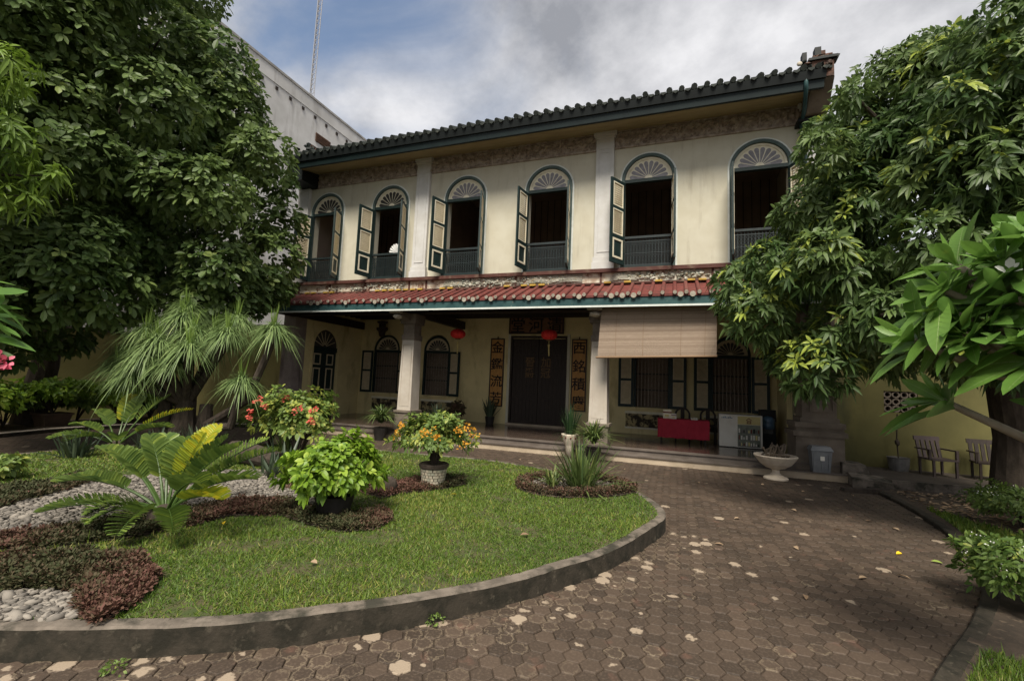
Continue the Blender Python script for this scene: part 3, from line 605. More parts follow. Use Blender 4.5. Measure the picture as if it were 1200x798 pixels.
def rz(y): return 8.06+(y-yE+.12)*sl if y < 14.5 else 8.06+(14.5-yE+.12)*sl-(y-14.5)*sl
for ya, yb in ((yE-.12, 14.5), (14.5, 19.3)):
    roof.hexa([(-10.7, ya, rz(ya)), (2.9, ya, rz(ya)), (2.9, yb, rz(yb)), (-11.3, yb, rz(yb)), (-10.7, ya, rz(ya)+.05), (2.9, ya, rz(ya)+.05), (2.9, yb, rz(yb)+.05), (-11.3, yb, rz(yb)+.05)], 3)
x = -10.6
while x < 2.75:
    jz = random.gauss(0, .008)
    roof.tube([(x, yE-.16, rz(yE-.16)+.08+jz), (x, 12, rz(12)+.09), (x, 14.4, rz(14.4)+.09)], .062*random.uniform(.9, 1.1), 8, 3)
    roof.prism([(x+.07, 8.07), (x+.1275, 8.03), (x+.185, 8.07), (x+.185, 8.10), (x+.07, 8.10)], yE-.17, yE-.12, 3)
    x += .255
roof.box(-11.4, 2.9, 14.4, 14.6, rz(14.45), rz(14.45)+.4, 3)
for xe in (-11.38, 2.82):
    roof.prism([(11.0, 7.9), (19, 7.9), (14.5, rz(14.5))], xe, xe+.2, 4, T=lambda a, y, c: (y, a, c))
rf = roof.build('roof', ['soffit', 'gutter', 'fascia', 'darktile', 'cream'], house)
b = MB()
b.box(2.56, 2.94, 10.0, 11.0, 7.92, 8.28, 0); b.box(2.50, 3.0, 9.95, 10.95, 8.28, 8.33, 1); b.box(2.58, 2.92, 10.0, 11, 8.33, 8.40, 0)
b.hexa([(2.58, 10.55, 7.50), (2.98, 10.55, 7.50), (2.98, 11.0, 7.50), (2.58, 11.0, 7.50), (2.57, 10.02, 7.915), (2.95, 10.02, 7.915), (2.95, 11.0, 7.915), (2.57, 11.0, 7.915)], 2)
b.box(2.46, 3.10, 10.66, 11.0, 7.42, 7.49, 1)
for k in range(26):
    b.blob((random.uniform(2.40, 2.92), random.uniform(9.95, 10.3), random.uniform(8.14, 8.46)-abs(random.gauss(0, .06))), random.uniform(.04, .09), random.uniform(.05, .1), random.uniform(.03, .07), random.choice((0, 1, 3)), 1, .2)
b.box(2.40, 2.48, 10.0, 10.15, 8.30, 8.50, 1); b.box(2.62, 2.73, 10.0, 10.15, 8.38, 8.57, 1); b.box(2.73, 2.80, 10.0, 10.15, 8.38, 8.48, 0); b.prism([(2.86, 8.24), (3.02, 8.28), (3.05, 8.35), (2.86, 8.38)], 10.0, 10.2, 1)
b.blob((2.33, 9.92, 8.22), .05, .03, .05, 4, 2, .02)
b.build('ridge_ornament', ['brick', 'fascia', 'stone', 'darktile', 'whitecap'], rf)
b = MB(); b.box(-11.3, -10.72, 10.3, 11.0, 7.5, 8.0, 1); b.box(-11.35, -10.68, 10.2, 10.9, 8.0, 8.07, 2)
for k in range(34):
    t = random.random(); b.blob((-11.35+t*1.15, random.uniform(10.05, 10.5), 8.05+.30*(1-abs(t-.75))+random.uniform(-.08, .08)), random.uniform(.05, .11), random.uniform(.06, .12), random.uniform(.04, .08), random.choice((0, 1, 2)), 1, .2)
b.box(-10.45, -10.36, 10.1, 10.25, 8.2, 8.52, 1); b.box(-10.32, -10.2, 10.1, 10.25, 8.2, 8.42, 2)
b.build('ridge_ornament', ['brick', 'fascia', 'darktile'], rf)
b = MB(); b.tube([(2.46, 10.02, 8.05), (2.46, 10.02, 7.75), (2.52, 10.4, 7.55), (2.56, 10.82, 7.45), (2.56, 10.82, 7.1)], .04, 8, 0); b.build('downpipe', 'teal', house, smooth=True)

# canopy: ledge, carved band, red tiles, teal beam
cn = MB()
cn.hexa([(-11.1, 9.88, 3.55), (3.05, 9.88, 3.55), (3.05, 10.99, 4.02), (-11.42, 10.99, 4.02), (-11.1, 9.88, 3.60), (3.05, 9.88, 3.60), (3.05, 10.99, 4.07), (-11.42, 10.99, 4.07)], 0)
x = -11.05
while x < 3.03:
    w_ = random.uniform(-.01, .01); r1 = random.random()
    for k in range(1):
        y0_, y1_ = 9.84, 10.985; zz = lambda y: 3.615+(y-9.88)*.4234
        cn.tube([(x+w_, y0_, zz(y0_)+.012), (x, y1_, zz(y1_)-.004)], [.044, .042], 9, 0, rnd=min(1, max(0, r1*.5+random.random()*.5-.25)))
    cn.tube([(x+w_, 9.822, 3.612), (x+w_, 9.842, 3.618)], .040, 10, 1)
    if random.random() < .35: cn.tube([(x+.1175, 9.83, 3.572), (x+.1175, 9.85, 3.575)], [.058, .054], 10, 1)
    if random.random() < .42: cn.box(x+.04, x+.20, 10.84, 10.90, 4.085, 4.125, 2)
    x += .235
cr = cn.build('canopy_roof', ['redtile', 'whitecap', 'yellowcap'], house)
b = MB(); b.box(-11.1, 3.04, 9.90, 10.0, 3.36, 3.545, 0); b.box(-11.1, 3.05, 9.875, 9.90, 3.335, 3.375, 1); b.hexa([(-11.3, 10.0, 3.46), (3.0, 10.0, 3.46), (3.0, 11.0, 3.74), (-11.3, 11.0, 3.74), (-11.3, 10.0, 3.50), (3.0, 10.0, 3.50), (3.0, 11.0, 3.78), (-11.3, 11.0, 3.78)], 2)
b.build('eaves_beam', ['teal', 'bead', 'darkwood'], house)
b = MB(); b.box(-11.42, 3.06, 10.84, 10.999, 4.36, 4.448, 1); b.box(-11.42, 3.05, 10.94, 10.998, 4.07, 4.36, 0); b.box(-11.42, 3.05, 10.90, 10.95, 4.075, 4.115, 1)
for xx in (-11.1, -9.9, -8.6, -7.1, -6.55, -5.2, -3.9, -2.6, -1.7, -.5, .8, 2.0, 2.8): b.box(xx-.025, xx+.025, 10.915, 10.95, 4.115, 4.36, 1)
b.build('carved_band', ['carving', 'ledge'], house)
b = MB()
for c, wdt, k in ((-9.6, .35, 14), (-8.6, .5, 40), (-7.7, .45, 36), (-5.1, .7, 90), (-4.3, .5, 70), (-3.5, .35, 30), (-3.0, .45, 40), (-.9, .4, 40), (-.1, .5, 60), (.7, .4, 40), (1.4, .5, 50)):
    for j in range(k):
        b.blob((c+random.uniform(-wdt, wdt), 10.925+random.uniform(-.02, .015), 4.24+random.gauss(0, .06)), random.uniform(.02, .06), .026, random.uniform(.015, .042), 0, 1, .25, rnd=random.choice((0, 0, .3, .8, 1)))
for c in (-5.75, -5.55, -3.35, -2.75, -2.5, -1.2): # long scrolls
    for j in range(6): b.tube([(c-.3+.02*j, 10.92, 4.15+.03*j), (c, 10.905, 4.19+.028*j), (c+.35, 10.92, 4.16+.035*j)], .012, 5, 0, rnd=random.random())
b.build('relief_ornament', 'orn', house)

# porch: floor, step, rear wall, side walls, ceiling, columns
b = MB(); b.box(-11.4, 3.1, 10.56, 14.0, 0, .272, 0); b.box(-11.4, 3.1, 10.53, 10.56, .0, .245, 1); b.box(-11.4, 3.1, 10.50, 10.60, .245, .285, 1); b.build('porch_floor', ['floor', 'tread'], house)
b = MB(); b.box(-11.2, 3.1, 10.32, 10.53, -.02, .13, 0); b.box(-11.2, 3.12, 10.29, 10.53, .13, .155, 1); b.build('step', ['riser', 'tread'], house)
LW = [(-9.86, 1.08, 1.07, 2.62, .56), (-7.8, 1.02, 1.07, 2.62, .56), (-.62, 1.02, 1.05, 2.62, .56), (1.48, 1.02, 1.05, 2.62, .56)]
b = MB(); arched(b, front(14.0), -11.05, 2.65, .27, 3.9, LW+[(-4.12, 1.86, .28, 3.06, .001)], .22); b.build('porch_wall', 'ochre', house)
b = MB(); b.box(-11.1, 2.7, 14.5, 14.6, .2, 3.85, 0); b.box(-11.1, 2.7, 14.2, 14.55, 0, .2, 0)
for x in (-11.0, -8.8, -6.6, -2.0, .45, 2.6): b.box(x-.04, x+.04, 14.22, 14.5, .2, 3.85, 0)
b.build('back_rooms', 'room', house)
side = lambda X0, sg: (lambda s, dd, z: (X0+sg*dd, s, z))
b = MB(); arched(b, side(-11.0, -1), 11.0, 14.0, .27, 3.9, [(12.22, 1.16, .28, 2.55, .58)], .2)
b.build('porch_wall', 'ochre', house); b = MB(); arched(b, side(2.62, 1), 11.0, 14.0, .27, 3.9, [(12.3, 1.0, .28, 2.55, .5)], .2); b.build('porch_wall', 'ochre', house)
b = MB(); b.box(-11.1, 2.75, 10.6, 14.0, 3.78, 3.85, 0)
for x in (-11.0, -6.85, -1.66, 2.6): b.box(x-.09, x+.09, 10.2, 14.0, 3.36, 3.62, 1)
for k in range(12): b.box(-11, 2.6, 10.75+k*.28, 10.80+k*.28, 3.72, 3.779, 1)
b.box(-11.0, 2.6, 10.86, 11.06, 3.42, 3.60, 1)
b.build('porch_ceiling', ['darkwood', 'darkwood'], house)
for cx in (-6.86, -1.66):
    b = MB(); w_ = .20; b.box(cx-w_-.04, cx+w_+.04, 10.62, 11.12, .272, .70, 1); b.box(cx-w_-.07, cx+w_+.07, 10.59, 11.15, .70, .76, 1)
    b.hexa([(cx-w_-.01, 10.66, .76), (cx+w_+.01, 10.66, .76), (cx+w_+.01, 11.08, .76), (cx-w_-.01, 11.08, .76), (cx-w_+.02, 10.68, 2.66), (cx+w_-.02, 10.68, 2.66), (cx+w_-.02, 11.06, 2.66), (cx-w_+.02, 11.06, 2.66)], 0)
    b.box(cx-w_+.0, cx+w_-.0, 10.66, 11.08, 2.66, 2.80, 2); b.box(cx-w_+.03, cx+w_-.03, 10.69, 11.05, 2.80, 3.10, 2); b.box(cx-w_-.03, cx+w_+.03, 10.62, 11.1, 3.10, 3.17, 2); b.box(cx-w_-.05, cx+w_+.05, 10.6, 11.1, 3.17, 3.37, 2)
    a0, a1 = cx-w_+.06, cx+w_-.06
    for q in ((a0, a1, 2.53, 2.545), (a0, a1, .87, .885), (a0, a0+.013, .885, 2.53), (a1-.013, a1, .885, 2.53)): b.box(q[0], q[1], 10.655, 10.70, q[2], q[3], 0)
    b.prism([(10.62, 3.17), (10.05, 3.30), (10.0, 3.355), (10.62, 3.37)], cx-.09, cx+.09, 2, T=lambda a, y, c: (y, a, c)); b.box(cx-.19, cx+.14, 9.99, 10.12, 3.31, 3.375, 3); b.blob((cx-.03, 10.16, 3.22), .12, .14, .06, 3, 2, .12)
    b.build('column', ['colface', 'stone', 'stone', 'whitecap'], house)
# great end pilasters at ground level
b = MB(); x0, x1 = 2.44, 3.04; b.box(x0, x1, 10.72, 11.25, 1.16, 4.06, 0); b.box(x0-.16, x1+.06, 10.52, 11.25, .1, .80, 0); b.box(x0-.21, x1+.11, 10.48, 11.25, .80, .90, 0); b.box(x0-.14, x1+.07, 10.56, 11.25, .90, .97, 0); b.box(x0-.17, x1+.09, 10.52, 11.25, .97, 1.07, 0); b.box(x0-.05, x1+.03, 10.67, 11.25, 1.07, 1.16, 0)
for q in ((x0+.14, x1-.05, 3.6, 3.63), (x0+.14, x1-.05, 1.28, 1.31), (x0+.14, x0+.165, 1.31, 3.6), (x1-.075, x1-.05, 1.31, 3.6)): b.box(q[0], q[1], 10.70, 10.725, q[2], q[3], 0)
b.build('end_pilaster', 'stone', house)
b = MB(); b.box(-11.45, -10.98, 10.80, 11.25, .0, 4.06, 0); b.box(-11.5, -10.94, 10.74, 11.25, .0, .8, 0); b.build('end_pilaster', 'purple', house)

# windows and doors of the porch
for i, (cx, w_, zb, zs, r_) in enumerate(LW):
    b = MB(); b.ring(cx, zs, w_/2-.06, w_/2+.001, 13.99, 14.12, n=20, mi=0)
    for sg in (-1, 1): xs = sorted((cx+sg*(w_/2-.06), cx+sg*(w_/2+.001))); b.box(xs[0], xs[1], 13.99, 14.12, zb, zs, 0)
    b.box(cx-w_/2+.06, cx+w_/2-.06, 14.0, 14.1, zs-.09, zs, 0); b.box(cx-w_/2-.06, cx+w_/2+.06, 13.93, 14.1, zb-.06, zb, 1)
    w = b.build('window', ['green', 'ochre'], house)
    b = MB(); fan_light(b, cx, zs, w_/2-.065, 14.04, 10, 0, 1); b.build('fanlight', ['louvre', 'petal_dark'], w)
    b = MB()
    for k in range(9): xx = cx-w_/2+.12+(w_-.24)*k/8; b.box(xx-.012, xx+.012, 14.02, 14.044, zb, zs-.09, 0)
    b.box(cx-w_/2+.06, cx+w_/2-.06, 14.021, 14.043, zb+.5, zb+.53, 1); b.box(cx-w_/2+.06, cx+w_/2-.06, 14.021, 14.043, zs-.6, zs-.57, 1)
    b.build('window_bars', ['bars', 'green'] if 'bars' in M else ['darkwood', 'green'], w)
    if i != 1: b = MB(); shutter(b, cx-w_/2-.005, 172, .44, zb, zs-.04, -1, y=13.955, two=True); b.build('shutter', ['green', 'louvre', 'louvre'], w)
    b = MB(); shutter(b, cx+w_/2+.005, 172 if i else 150, .44, zb, zs-.04, 1, y=13.955, two=True); b.build('shutter', ['green', 'louvre', 'louvre'], w)
for cx in (-9.75, -7.7, -.75, 1.4):
    b = MB(); b.box(cx-.62, cx+.62, 13.955, 14.0, .86, .93, 0); b.box(cx-.62, cx+.62, 13.955, 14.0, .42, .47, 0); b.box(cx-.60, cx+.60, 13.975, 14.0, .47, .86, 1)
    b.build('carved_panel', ['trim', 'peel'] if 'peel' in M else ['trim', 'frieze'], house)
# main double door
b = MB(); b.box(-5.06, -5.0, 13.98, 14.1, .28, 3.07, 1); b.box(-3.24, -3.18, 13.98, 14.1, .28, 3.07, 1); b.box(-5.06, -3.18, 13.98, 14.1, 3.07, 3.15, 1)
b.box(-5.15, -5.07, 13.965, 14.0, .28, 3.2, 2); b.box(-3.17, -3.08, 13.965, 14.0, .28, 3.2, 2)
door = b.build('main_door', ['darkwood', 'darkwood', 'cream'], house)
for x0, x1 in ((-5.0, -4.125), (-4.115, -3.24)):
    b = MB(); b.box(x0, x1, 14.06, 14.11, .30, 3.07, 0)
    for k in range(7): xx = x0+(x1-x0)*k/7; b.box(xx+.004, xx+(x1-x0)/7-.004, 14.05, 14.06, .31, 3.06, 0)
    for q in ((x0, x1, .31, .42), (x0, x1, 1.15, 1.22), (x0, x1, 2.55, 2.62)): b.box(q[0]+.003, q[1]-.003, 14.035, 14.051, q[2], q[3], 0)
    b.build('door_leaf', 'darkwood', door)
b = MB(); b.box(-5.1, -3.14, 13.86, 14.02, .27, .33, 0); b.build('threshold', 'riser', door)
for ch, x, z in (('加', -3.87, 2.30), ('冠', -3.87, 1.96), ('晉', -4.40, 2.30), ('爵', -4.40, 1.96)): b = MB(); text_mesh(b, ch, .34, x, 14.03, z, 0, .008); b.build('door_lettering', 'gilt', door)
# side doors
for X0, sg, yc, w_, zs in ((-11.0, -1, 12.22, 1.16, 2.55), (2.62, 1, 12.3, 1.0, 2.55)):
    T = (lambda X0, sg: (lambda s, dd, z: (X0+sg*dd, s, z)))(X0, sg); b = MB()
    b.ring(yc, zs, w_/2+.01, w_/2+.10, -.02, .0, n=20, mi=1, T=T)
    def bx(s0, s1, d0, d1, z0, z1, m): b.hexa([T(s0, d0, z0), T(s1, d0, z0), T(s1, d1, z0), T(s0, d1, z0), T(s0, d0, z1), T(s1, d0, z1), T(s1, d1, z1), T(s0, d1, z1)], m)
    for q in (-1, 1): s_ = sorted((yc+q*(w_/2+.01), yc+q*(w_/2+.10))); bx(s_[0], s_[1], -.02, 0, .28, zs, 1)
    for l0, l1 in ((yc-w_/2, yc-.004), (yc+.004, yc+w_/2)):
        bx(l0, l1, .10, .14, .28, zs-.16, 0)
        for z0, z1 in ((.42, 1.0), (1.12, 1.85), (1.95, 2.32)):
            a0, a1 = l0+.13, l1-.13
            for s0, s1, c0, c1 in ((a0, a1, z0, z0+.04), (a0, a1, z1-.04, z1), (a0, a0+.04, z0+.04, z1-.04), (a1-.04, a1, z0+.04, z1-.04)): bx(s0, s1, .085, .10, c0, c1, 2)
    bx(yc-w_/2, yc+w_/2, .06, .16, zs-.16, zs, 0)
    pts = [(yc+w_/2*math.cos(PI*k/20), zs+w_/2*math.sin(PI*k/20)) for k in range(21)]; b.prism(pts, .10, .12, 3, T=T)
    for k in range(1, 8): a = PI*k/8; b.tube([T(yc+.08*math.cos(a), .09, zs+.08*math.sin(a)), T(yc+w_*.44*math.cos(a), .09, zs+w_*.44*math.sin(a))], .012, 5, 2)
    b.build('side_door', ['green', 'ochre', 'louvre', 'petal_dark'], house)
# ================================================================== WALLS AND FAR THINGS
t = thing('neighbour_building', 'tall stained white neighbouring building with a blank wall and row of parapet holes', 'building', (-17.1, 12, 0))
b = MB(); b.box(-19.5, -17.05, 2, 21.0, 0, 14.62, 0); b.box(-19.55, -17.02, 1.95, 21.05, 14.62, 15.25, 1); b.build('wall', ['whitewall', 'whitewall'], t)
b = MB(); b.box(-19.6, -16.98, 1.9, 21.1, 15.25, 15.36, 0); b.build('parapet_cap', 'capstain', t)
for k in range(17): b = MB(); b.box(-17.03, -17.005, 8.2+k*.78, 8.34+k*.78, 14.35, 14.50, 0); b.build('drain_hole', 'hole', t)
b = MB(); b.box(-17.05, -17.0, 17.0, 18.0, 13.28, 13.72, 0)
for k in range(4): b.box(-17.04, -16.98, 17.0, 18.0, 13.32+k*.1, 13.35+k*.1, 0)
b.build('vent', 'rust', t)
b = MB(); b.box(-16.35, -16.1, -8, 11.6, 0, 2.62, 0); b.box(-16.4, -16.05, -8, 11.6, 2.62, 2.7, 1); o = b.build('garden_wall', ['leftwall', 'concrete'], loc=(-16.2, 4, 0)); tag(o, 'mustard garden wall behind the potted hedge on the far left', 'wall')
b = MB(); b.box(-16.1, -11.46, 11.25, 11.45, 0, 3.1, 0); b.box(-16.1, -11.46, 11.2, 11.5, 3.1, 3.18, 1); b.box(-13.2, -12.95, 11.15, 11.25, 0, 3.1, 0); o = b.build('garden_wall', ['leftwall', 'concrete'], loc=(-13.8, 11.3, 0)); tag(o, 'mustard wall joining the left end of the mansion behind the ponytail palm', 'wall')
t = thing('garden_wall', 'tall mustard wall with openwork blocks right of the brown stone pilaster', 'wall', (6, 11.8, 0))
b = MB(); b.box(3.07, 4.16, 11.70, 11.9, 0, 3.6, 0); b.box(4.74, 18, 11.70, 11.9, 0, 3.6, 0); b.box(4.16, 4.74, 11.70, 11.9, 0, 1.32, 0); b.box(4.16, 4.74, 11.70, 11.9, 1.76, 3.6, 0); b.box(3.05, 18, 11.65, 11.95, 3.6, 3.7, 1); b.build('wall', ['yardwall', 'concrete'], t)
b = MB(); b.box(4.16, 4.74, 11.86, 11.88, 1.32, 1.76, 1)
for ix in range(4):
    for iz in range(3):
        cx, cz = 4.16+.145*(ix+.5), 1.32+.1467*(iz+.5); b.ring(cx, cz, .045, .072, 11.72, 11.82, 0, 2*PI, 12, 0)
        b.tube([(cx-.06, 11.77, cz-.06), (cx-.03, 11.77, cz-.03)], .014, 5, 0); b.tube([(cx+.06, 11.77, cz-.06), (cx+.03, 11.77, cz-.03)], .014, 5, 0); b.tube([(cx-.06, 11.77, cz+.06), (cx-.03, 11.77, cz+.03)], .014, 5, 0); b.tube([(cx+.06, 11.77, cz+.06), (cx+.03, 11.77, cz+.03)], .014, 5, 0)
b.build('breeze_block', ['stone', 'hole'], t)
t = thing('radio_mast', 'thin steel lattice mast rising behind the white neighbouring building', 'mast', (-62, 60, 0)); b = MB(); b2 = MB()
pts = [(-62+.42*math.cos(a), 60+.42*math.sin(a)) for a in (.5, 2.6, 4.7)]
for x, y in pts: b.tube([(x, y, 0), (x+.15, y, 92)], .07, 5)
for k in range(0, 76):
    z = 20+k*.95
    for i in range(3):
        p, q = pts[i], pts[(i+1) % 3]; b2.tube([(p[0]+.15*z/92, p[1], z), (q[0]+.15*z/92, q[1], z+.95)], .045, 4)
b.build('mast_leg', 'mast', t); b2.build('bracing', 'mast', t)
mb = MB()
for sg in (-1,): mb.hexa([(3.02, 9.9, 0), (3.6, 9.72, 0), (3.75, 10.35, 0), (3.1, 10.5, 0), (3.02, 9.92, .17), (3.55, 9.75, .15), (3.70, 10.3, .17), (3.1, 10.45, .20)], 0)
mb.hexa([(3.0, 10.35, .0), (3.5, 10.35, .0), (3.5, 10.9, .0), (3.0, 10.9, .0), (3.02, 10.4, .36), (3.40, 10.45, .34), (3.40, 10.9, .34), (3.02, 10.9, .36)], 0)
o = mb.build('broken_step', ['concrete'], loc=(3.3, 10.2, 0)); tag(o, 'crumbling low concrete steps beside the brown stone pilaster', 'steps')

# ================================================================== THINGS ON THE PORCH
def frame_board(name, label, x0, x1, z0, z1, y, bw, mboard, mframe, chars, size, vertical, ink):
    t = thing(name, label, 'sign', ((x0+x1)/2, y, z0)); b = MB(); b.box(x0+bw, x1-bw, y-.03, y, z0+bw, z1-bw, 0); b.build('board', mboard, t)
    b = MB(); b.box(x0, x1, y-.045, y-.001, z0, z0+bw, 0); b.box(x0, x1, y-.045, y-.001, z1-bw, z1, 0); b.box(x0, x0+bw, y-.045, y-.001, z0+bw, z1-bw, 0); b.box(x1-bw, x1, y-.045, y-.001, z0+bw, z1-bw, 0)
    if vertical: b.tube([((x0+x1)/2, y-.03, z1), ((x0+x1)/2, y-.02, z1+.07)], .018, 6)
    b.build('frame', mframe, t)
    n = len(chars)
    for k, c in enumerate(chars):
        b = MB()
        if vertical: text_mesh(b, c, size, (x0+x1)/2, y-.036, z1-(z1-z0)*(k+.5)/n, 0, .010)
        else: text_mesh(b, c, size, x0+(x1-x0)*(k+.5)/n, y-.036, (z0+z1)/2, 0, .010)
        b.build('lettering', ink, t)
frame_board('signboard', 'wide dark brown signboard with three black characters above the main door', -5.12, -3.28, 3.2, 3.78, 13.93, .05, 'signbrown', 'signdark', '堂河清', .52, False, 'ink')
frame_board('couplet_board', 'tall ochre couplet board with black characters left of the main door', -5.76, -5.28, .82, 3.05, 13.985, .035, 'signgold', 'signdark', '金鑑流芳', .42, True, 'ink')
frame_board('couplet_board', 'tall ochre couplet board with black characters right of the main door beside the column', -3.02, -2.55, .82, 3.05, 13.985, .035, 'signgold', 'signdark', '西銘積慶', .42, True, 'ink')
for (x, y, z, lb) in ((-6.02, 12.0, 2.98, 'red ribbed silk lantern hanging left of the main door'), (-3.24, 12.0, 2.96, 'red ribbed silk lantern hanging in front of the main door, nearer the bamboo blind')):
    t = thing('lantern', lb, 'lantern', (x, y, z), 'red lanterns under the porch ceiling')
    b = MB(); b.lathe([(.07, -.14), (.15, -.115), (.205, -.06), (.222, 0), (.205, .06), (.15, .115), (.07, .14)], (x, y, z), 32, 0, wob=lambda a, q: 1+.025*math.cos(16*a)); b.build('shade', 'lantern', t)
    b = MB(); b.lathe([(.075, -.165), (.08, -.135), (.03, -.13)], (x, y, z), 14, 0); b.lathe([(.03, .13), (.08, .135), (.075, .165)], (x, y, z), 14, 0); b.build('rim', 'gilt', t)
    b = MB(); b.tube([(x, y, z-.16), (x, y, z-.25), (x, y, z-.27), (x, y, z-.34), (x+.01, y, z-.58)], [.012, .012, .035, .022, .018], 8, 0); b.build('tassel', 'tassel', t)
    b = MB(); b.tube([(x, y, z+.16), (x, y, 3.72)], .006, 5, 0); b.build('cord', 'black', t)
# hanging bracket light above the left window
t = thing('porch_lamp', 'dark carved bracket lamp above the left porch window', 'lamp', (-9.9, 13.8, 3.2)); b = MB(); b.lathe([(.02, -.15), (.10, -.1), (.13, .05), (.20, .12), (.21, .18), (.12, .2), (.12, .34), (.19, .38), (.19, .42), (.05, .44)], (-9.95, 13.75, 3.2), 12); b.build('lamp_body', 'signdark', t); b = MB(); b.box(-10.0, -9.9, 13.75, 14.0, 3.38, 3.44); b.build('bracket', 'signdark', t)
# bamboo blind
t = thing('bamboo_blind', 'pinkish bamboo roll blind hanging slanted from the red canopy', 'blind', (-.37, 10.3, 3.34)); b = MB(); n = 58
for k in range(n):
    z1 = 3.36-k*.0176; f0 = k/n; sl_ = lambda x: -.07*(1-f0)*0+f0*(.05 if x > 0 else -.05)
    yy = 10.22-.05*math.sin(f0*3); xL, xR = -1.55-.07*f0, .82+.0*f0
    b.hexa([(xL, yy-.006, z1-.0150-.06*f0), (xR, yy-.006, z1-.015), (xR, yy+.006, z1-.015), (xL, yy+.006, z1-.015-.06*f0), (xL, yy-.006, z1-.06*f0), (xR, yy-.006, z1), (xR, yy+.006, z1), (xL, yy+.006, z1-.06*f0)], 0, random.random()**2)
b.build('slats', 'blind', t)
b = MB(); b.tube([(-1.66, 10.21, 2.255), (.83, 10.21, 2.325)], .022, 8); b.tube([(-1.55, 10.22, 3.37), (.83, 10.22, 3.37)], .018, 8); b.build('pole', 'blindedge', t)
for x in (-1.2, -.62, .15, .62): b = MB(); b.tube([(x, 10.195, 3.36), (x-.02, 10.15, 2.9), (x-.03, 10.195, 2.30)], .004, 4); b.build('cord', 'blindedge', t)
# table with crimson cloth, chairs behind, goods on it
t = thing('folding_table', 'low table under a crimson cloth on the right of the porch', 'table', (.2, 12.35, .272)); b = MB(); b.box(-.36, .8, 12.3, 12.75, .82, .85); b.build('tabletop', 'darkwood', t)
for x in (-.3, .74):
    for y in (12.36, 12.7): b = MB(); b.box(x-.02, x+.02, y-.02, y+.02, .272, .82); b.build('leg', 'darkwood', t)
b = MB(); b.box(-.385, .825, 12.27, 12.78, .855, .868, 0); nx = 40
def cloth(zb, y): return [(-.385+1.21*i/nx, y+.008*math.sin(i*1.1)*(1 if zb < .8 else .3), zb+.006*math.sin(i*.7)) for i in range(nx+1)]
o1 = b.addv(cloth(.40, 12.262)+cloth(.86, 12.268)); b.faces([[o1+i, o1+i+1, o1+nx+2+i, o1+nx+1+i] for i in range(nx)], 0)
for x in (-.388, .828): b.poly([(x, 12.27, .40), (x, 12.78, .40), (x, 12.78, .866), (x, 12.27, .866)], 0)
o = b.build('tablecloth', 'redcloth', loc=(.2, 12.5, .86)); tag(o, 'crimson cloth hanging over the front of the porch table', 'tablecloth')
for (x, y, s_, h, m, lb) in ((-.16, 12.42, .20, .22, 'trim', 'tall cream box standing on the crimson table'), (.0, 12.40, .12, .13, 'white', 'small white carton on the crimson table beside the tall cream box'), (.48, 12.45, .16, .05, 'white', 'flat white packet lying on the right half of the crimson table')):
    b = MB(); b.box(x-s_/2, x+s_/2, y-.06, y+.06, .869, .869+h, 0); b.box(x-s_/2-.003, x+s_/2+.003, y-.063, y+.063, .869+h*.62, .869+h*.78, 1); b.box(x-s_*.3, x+s_*.2, y-.0635, y, .869+h*.2, .869+h*.45, 2); o = b.build('carton', [m, 'maroon', 'yellowish'], loc=(x, y, .869)); tag(o, lb, 'box')
def wood_chair(x, y, lb):
    t = thing('wooden_chair', lb, 'chair', (x, y, .272), 'dark chairs behind the crimson table'); b = MB(); b.box(x-.2, x+.2, y-.2, y+.2, .68, .72); b.build('seat', 'darkwood', t)
    for sx in (-.17, .17):
        for sy in (-.17, .17): b = MB(); b.tube([(x+sx, y+sy, .272), (x+sx, y+sy, .68)], .02, 6); b.build('leg', 'darkwood', t)
    b = MB(); b.ring(x, .94, .15, .20, y+.16, y+.2, 0, PI, 14, 0); b.box(x-.2, x-.15, y+.16, y+.2, .72, .94); b.box(x+.15, x+.2, y+.16, y+.2, .72, .94); b.box(x-.05, x+.05, y+.165, y+.195, .72, 1.1); b.build('backrest', 'darkwood', t)
wood_chair(.22, 13.1, 'dark round backed chair behind the middle of the crimson table'); wood_chair(.85, 13.1, 'dark round backed chair between the crimson table and the drinks cabinet')
# drinks cabinet
M['display'] = mat('greenish_display', (.20, .22, .17), (.12, .14, .11), 9, rough=.4)
t = thing('drinks_cabinet', 'white and yellow drinks cabinet with shop display front on the porch', 'cabinet', (1.52, 12.3, .272)); b = MB(); b.box(1.05, 1.42, 12.36, 12.8, .29, 1.06, 0); b.box(1.42, 1.99, 12.34, 12.85, .29, 1.06, 0); b.box(1.06, 1.98, 12.40, 12.8, .272, .295, 1); b.build('cabinet_body', ['white', 'black'], t)
b = MB(); b.box(1.455, 1.945, 12.328, 12.34, .84, 1.03, 0); b.build('header_panel', 'yellowish', t)
b = MB(); cx = 1.70
b.prism([(cx-.065, .945), (cx, 1.00), (cx+.065, .945), (cx+.065, .93), (cx, .98), (cx-.065, .93)], 12.320, 12.328, 0); b.box(cx-.045, cx-.028, 12.320, 12.328, .875, .94); b.box(cx+.028, cx+.045, 12.320, 12.328, .875, .94); b.box(cx-.05, cx+.05, 12.319, 12.328, .862, .876); b.box(cx-.010, cx+.010, 12.320, 12.328, .885, .945)
b.build('emblem', 'maroon', t)
b = MB(); b.box(1.455, 1.945, 12.325, 12.34, .31, .83, 0); b.build('display_front', 'display', t)
b = MB()
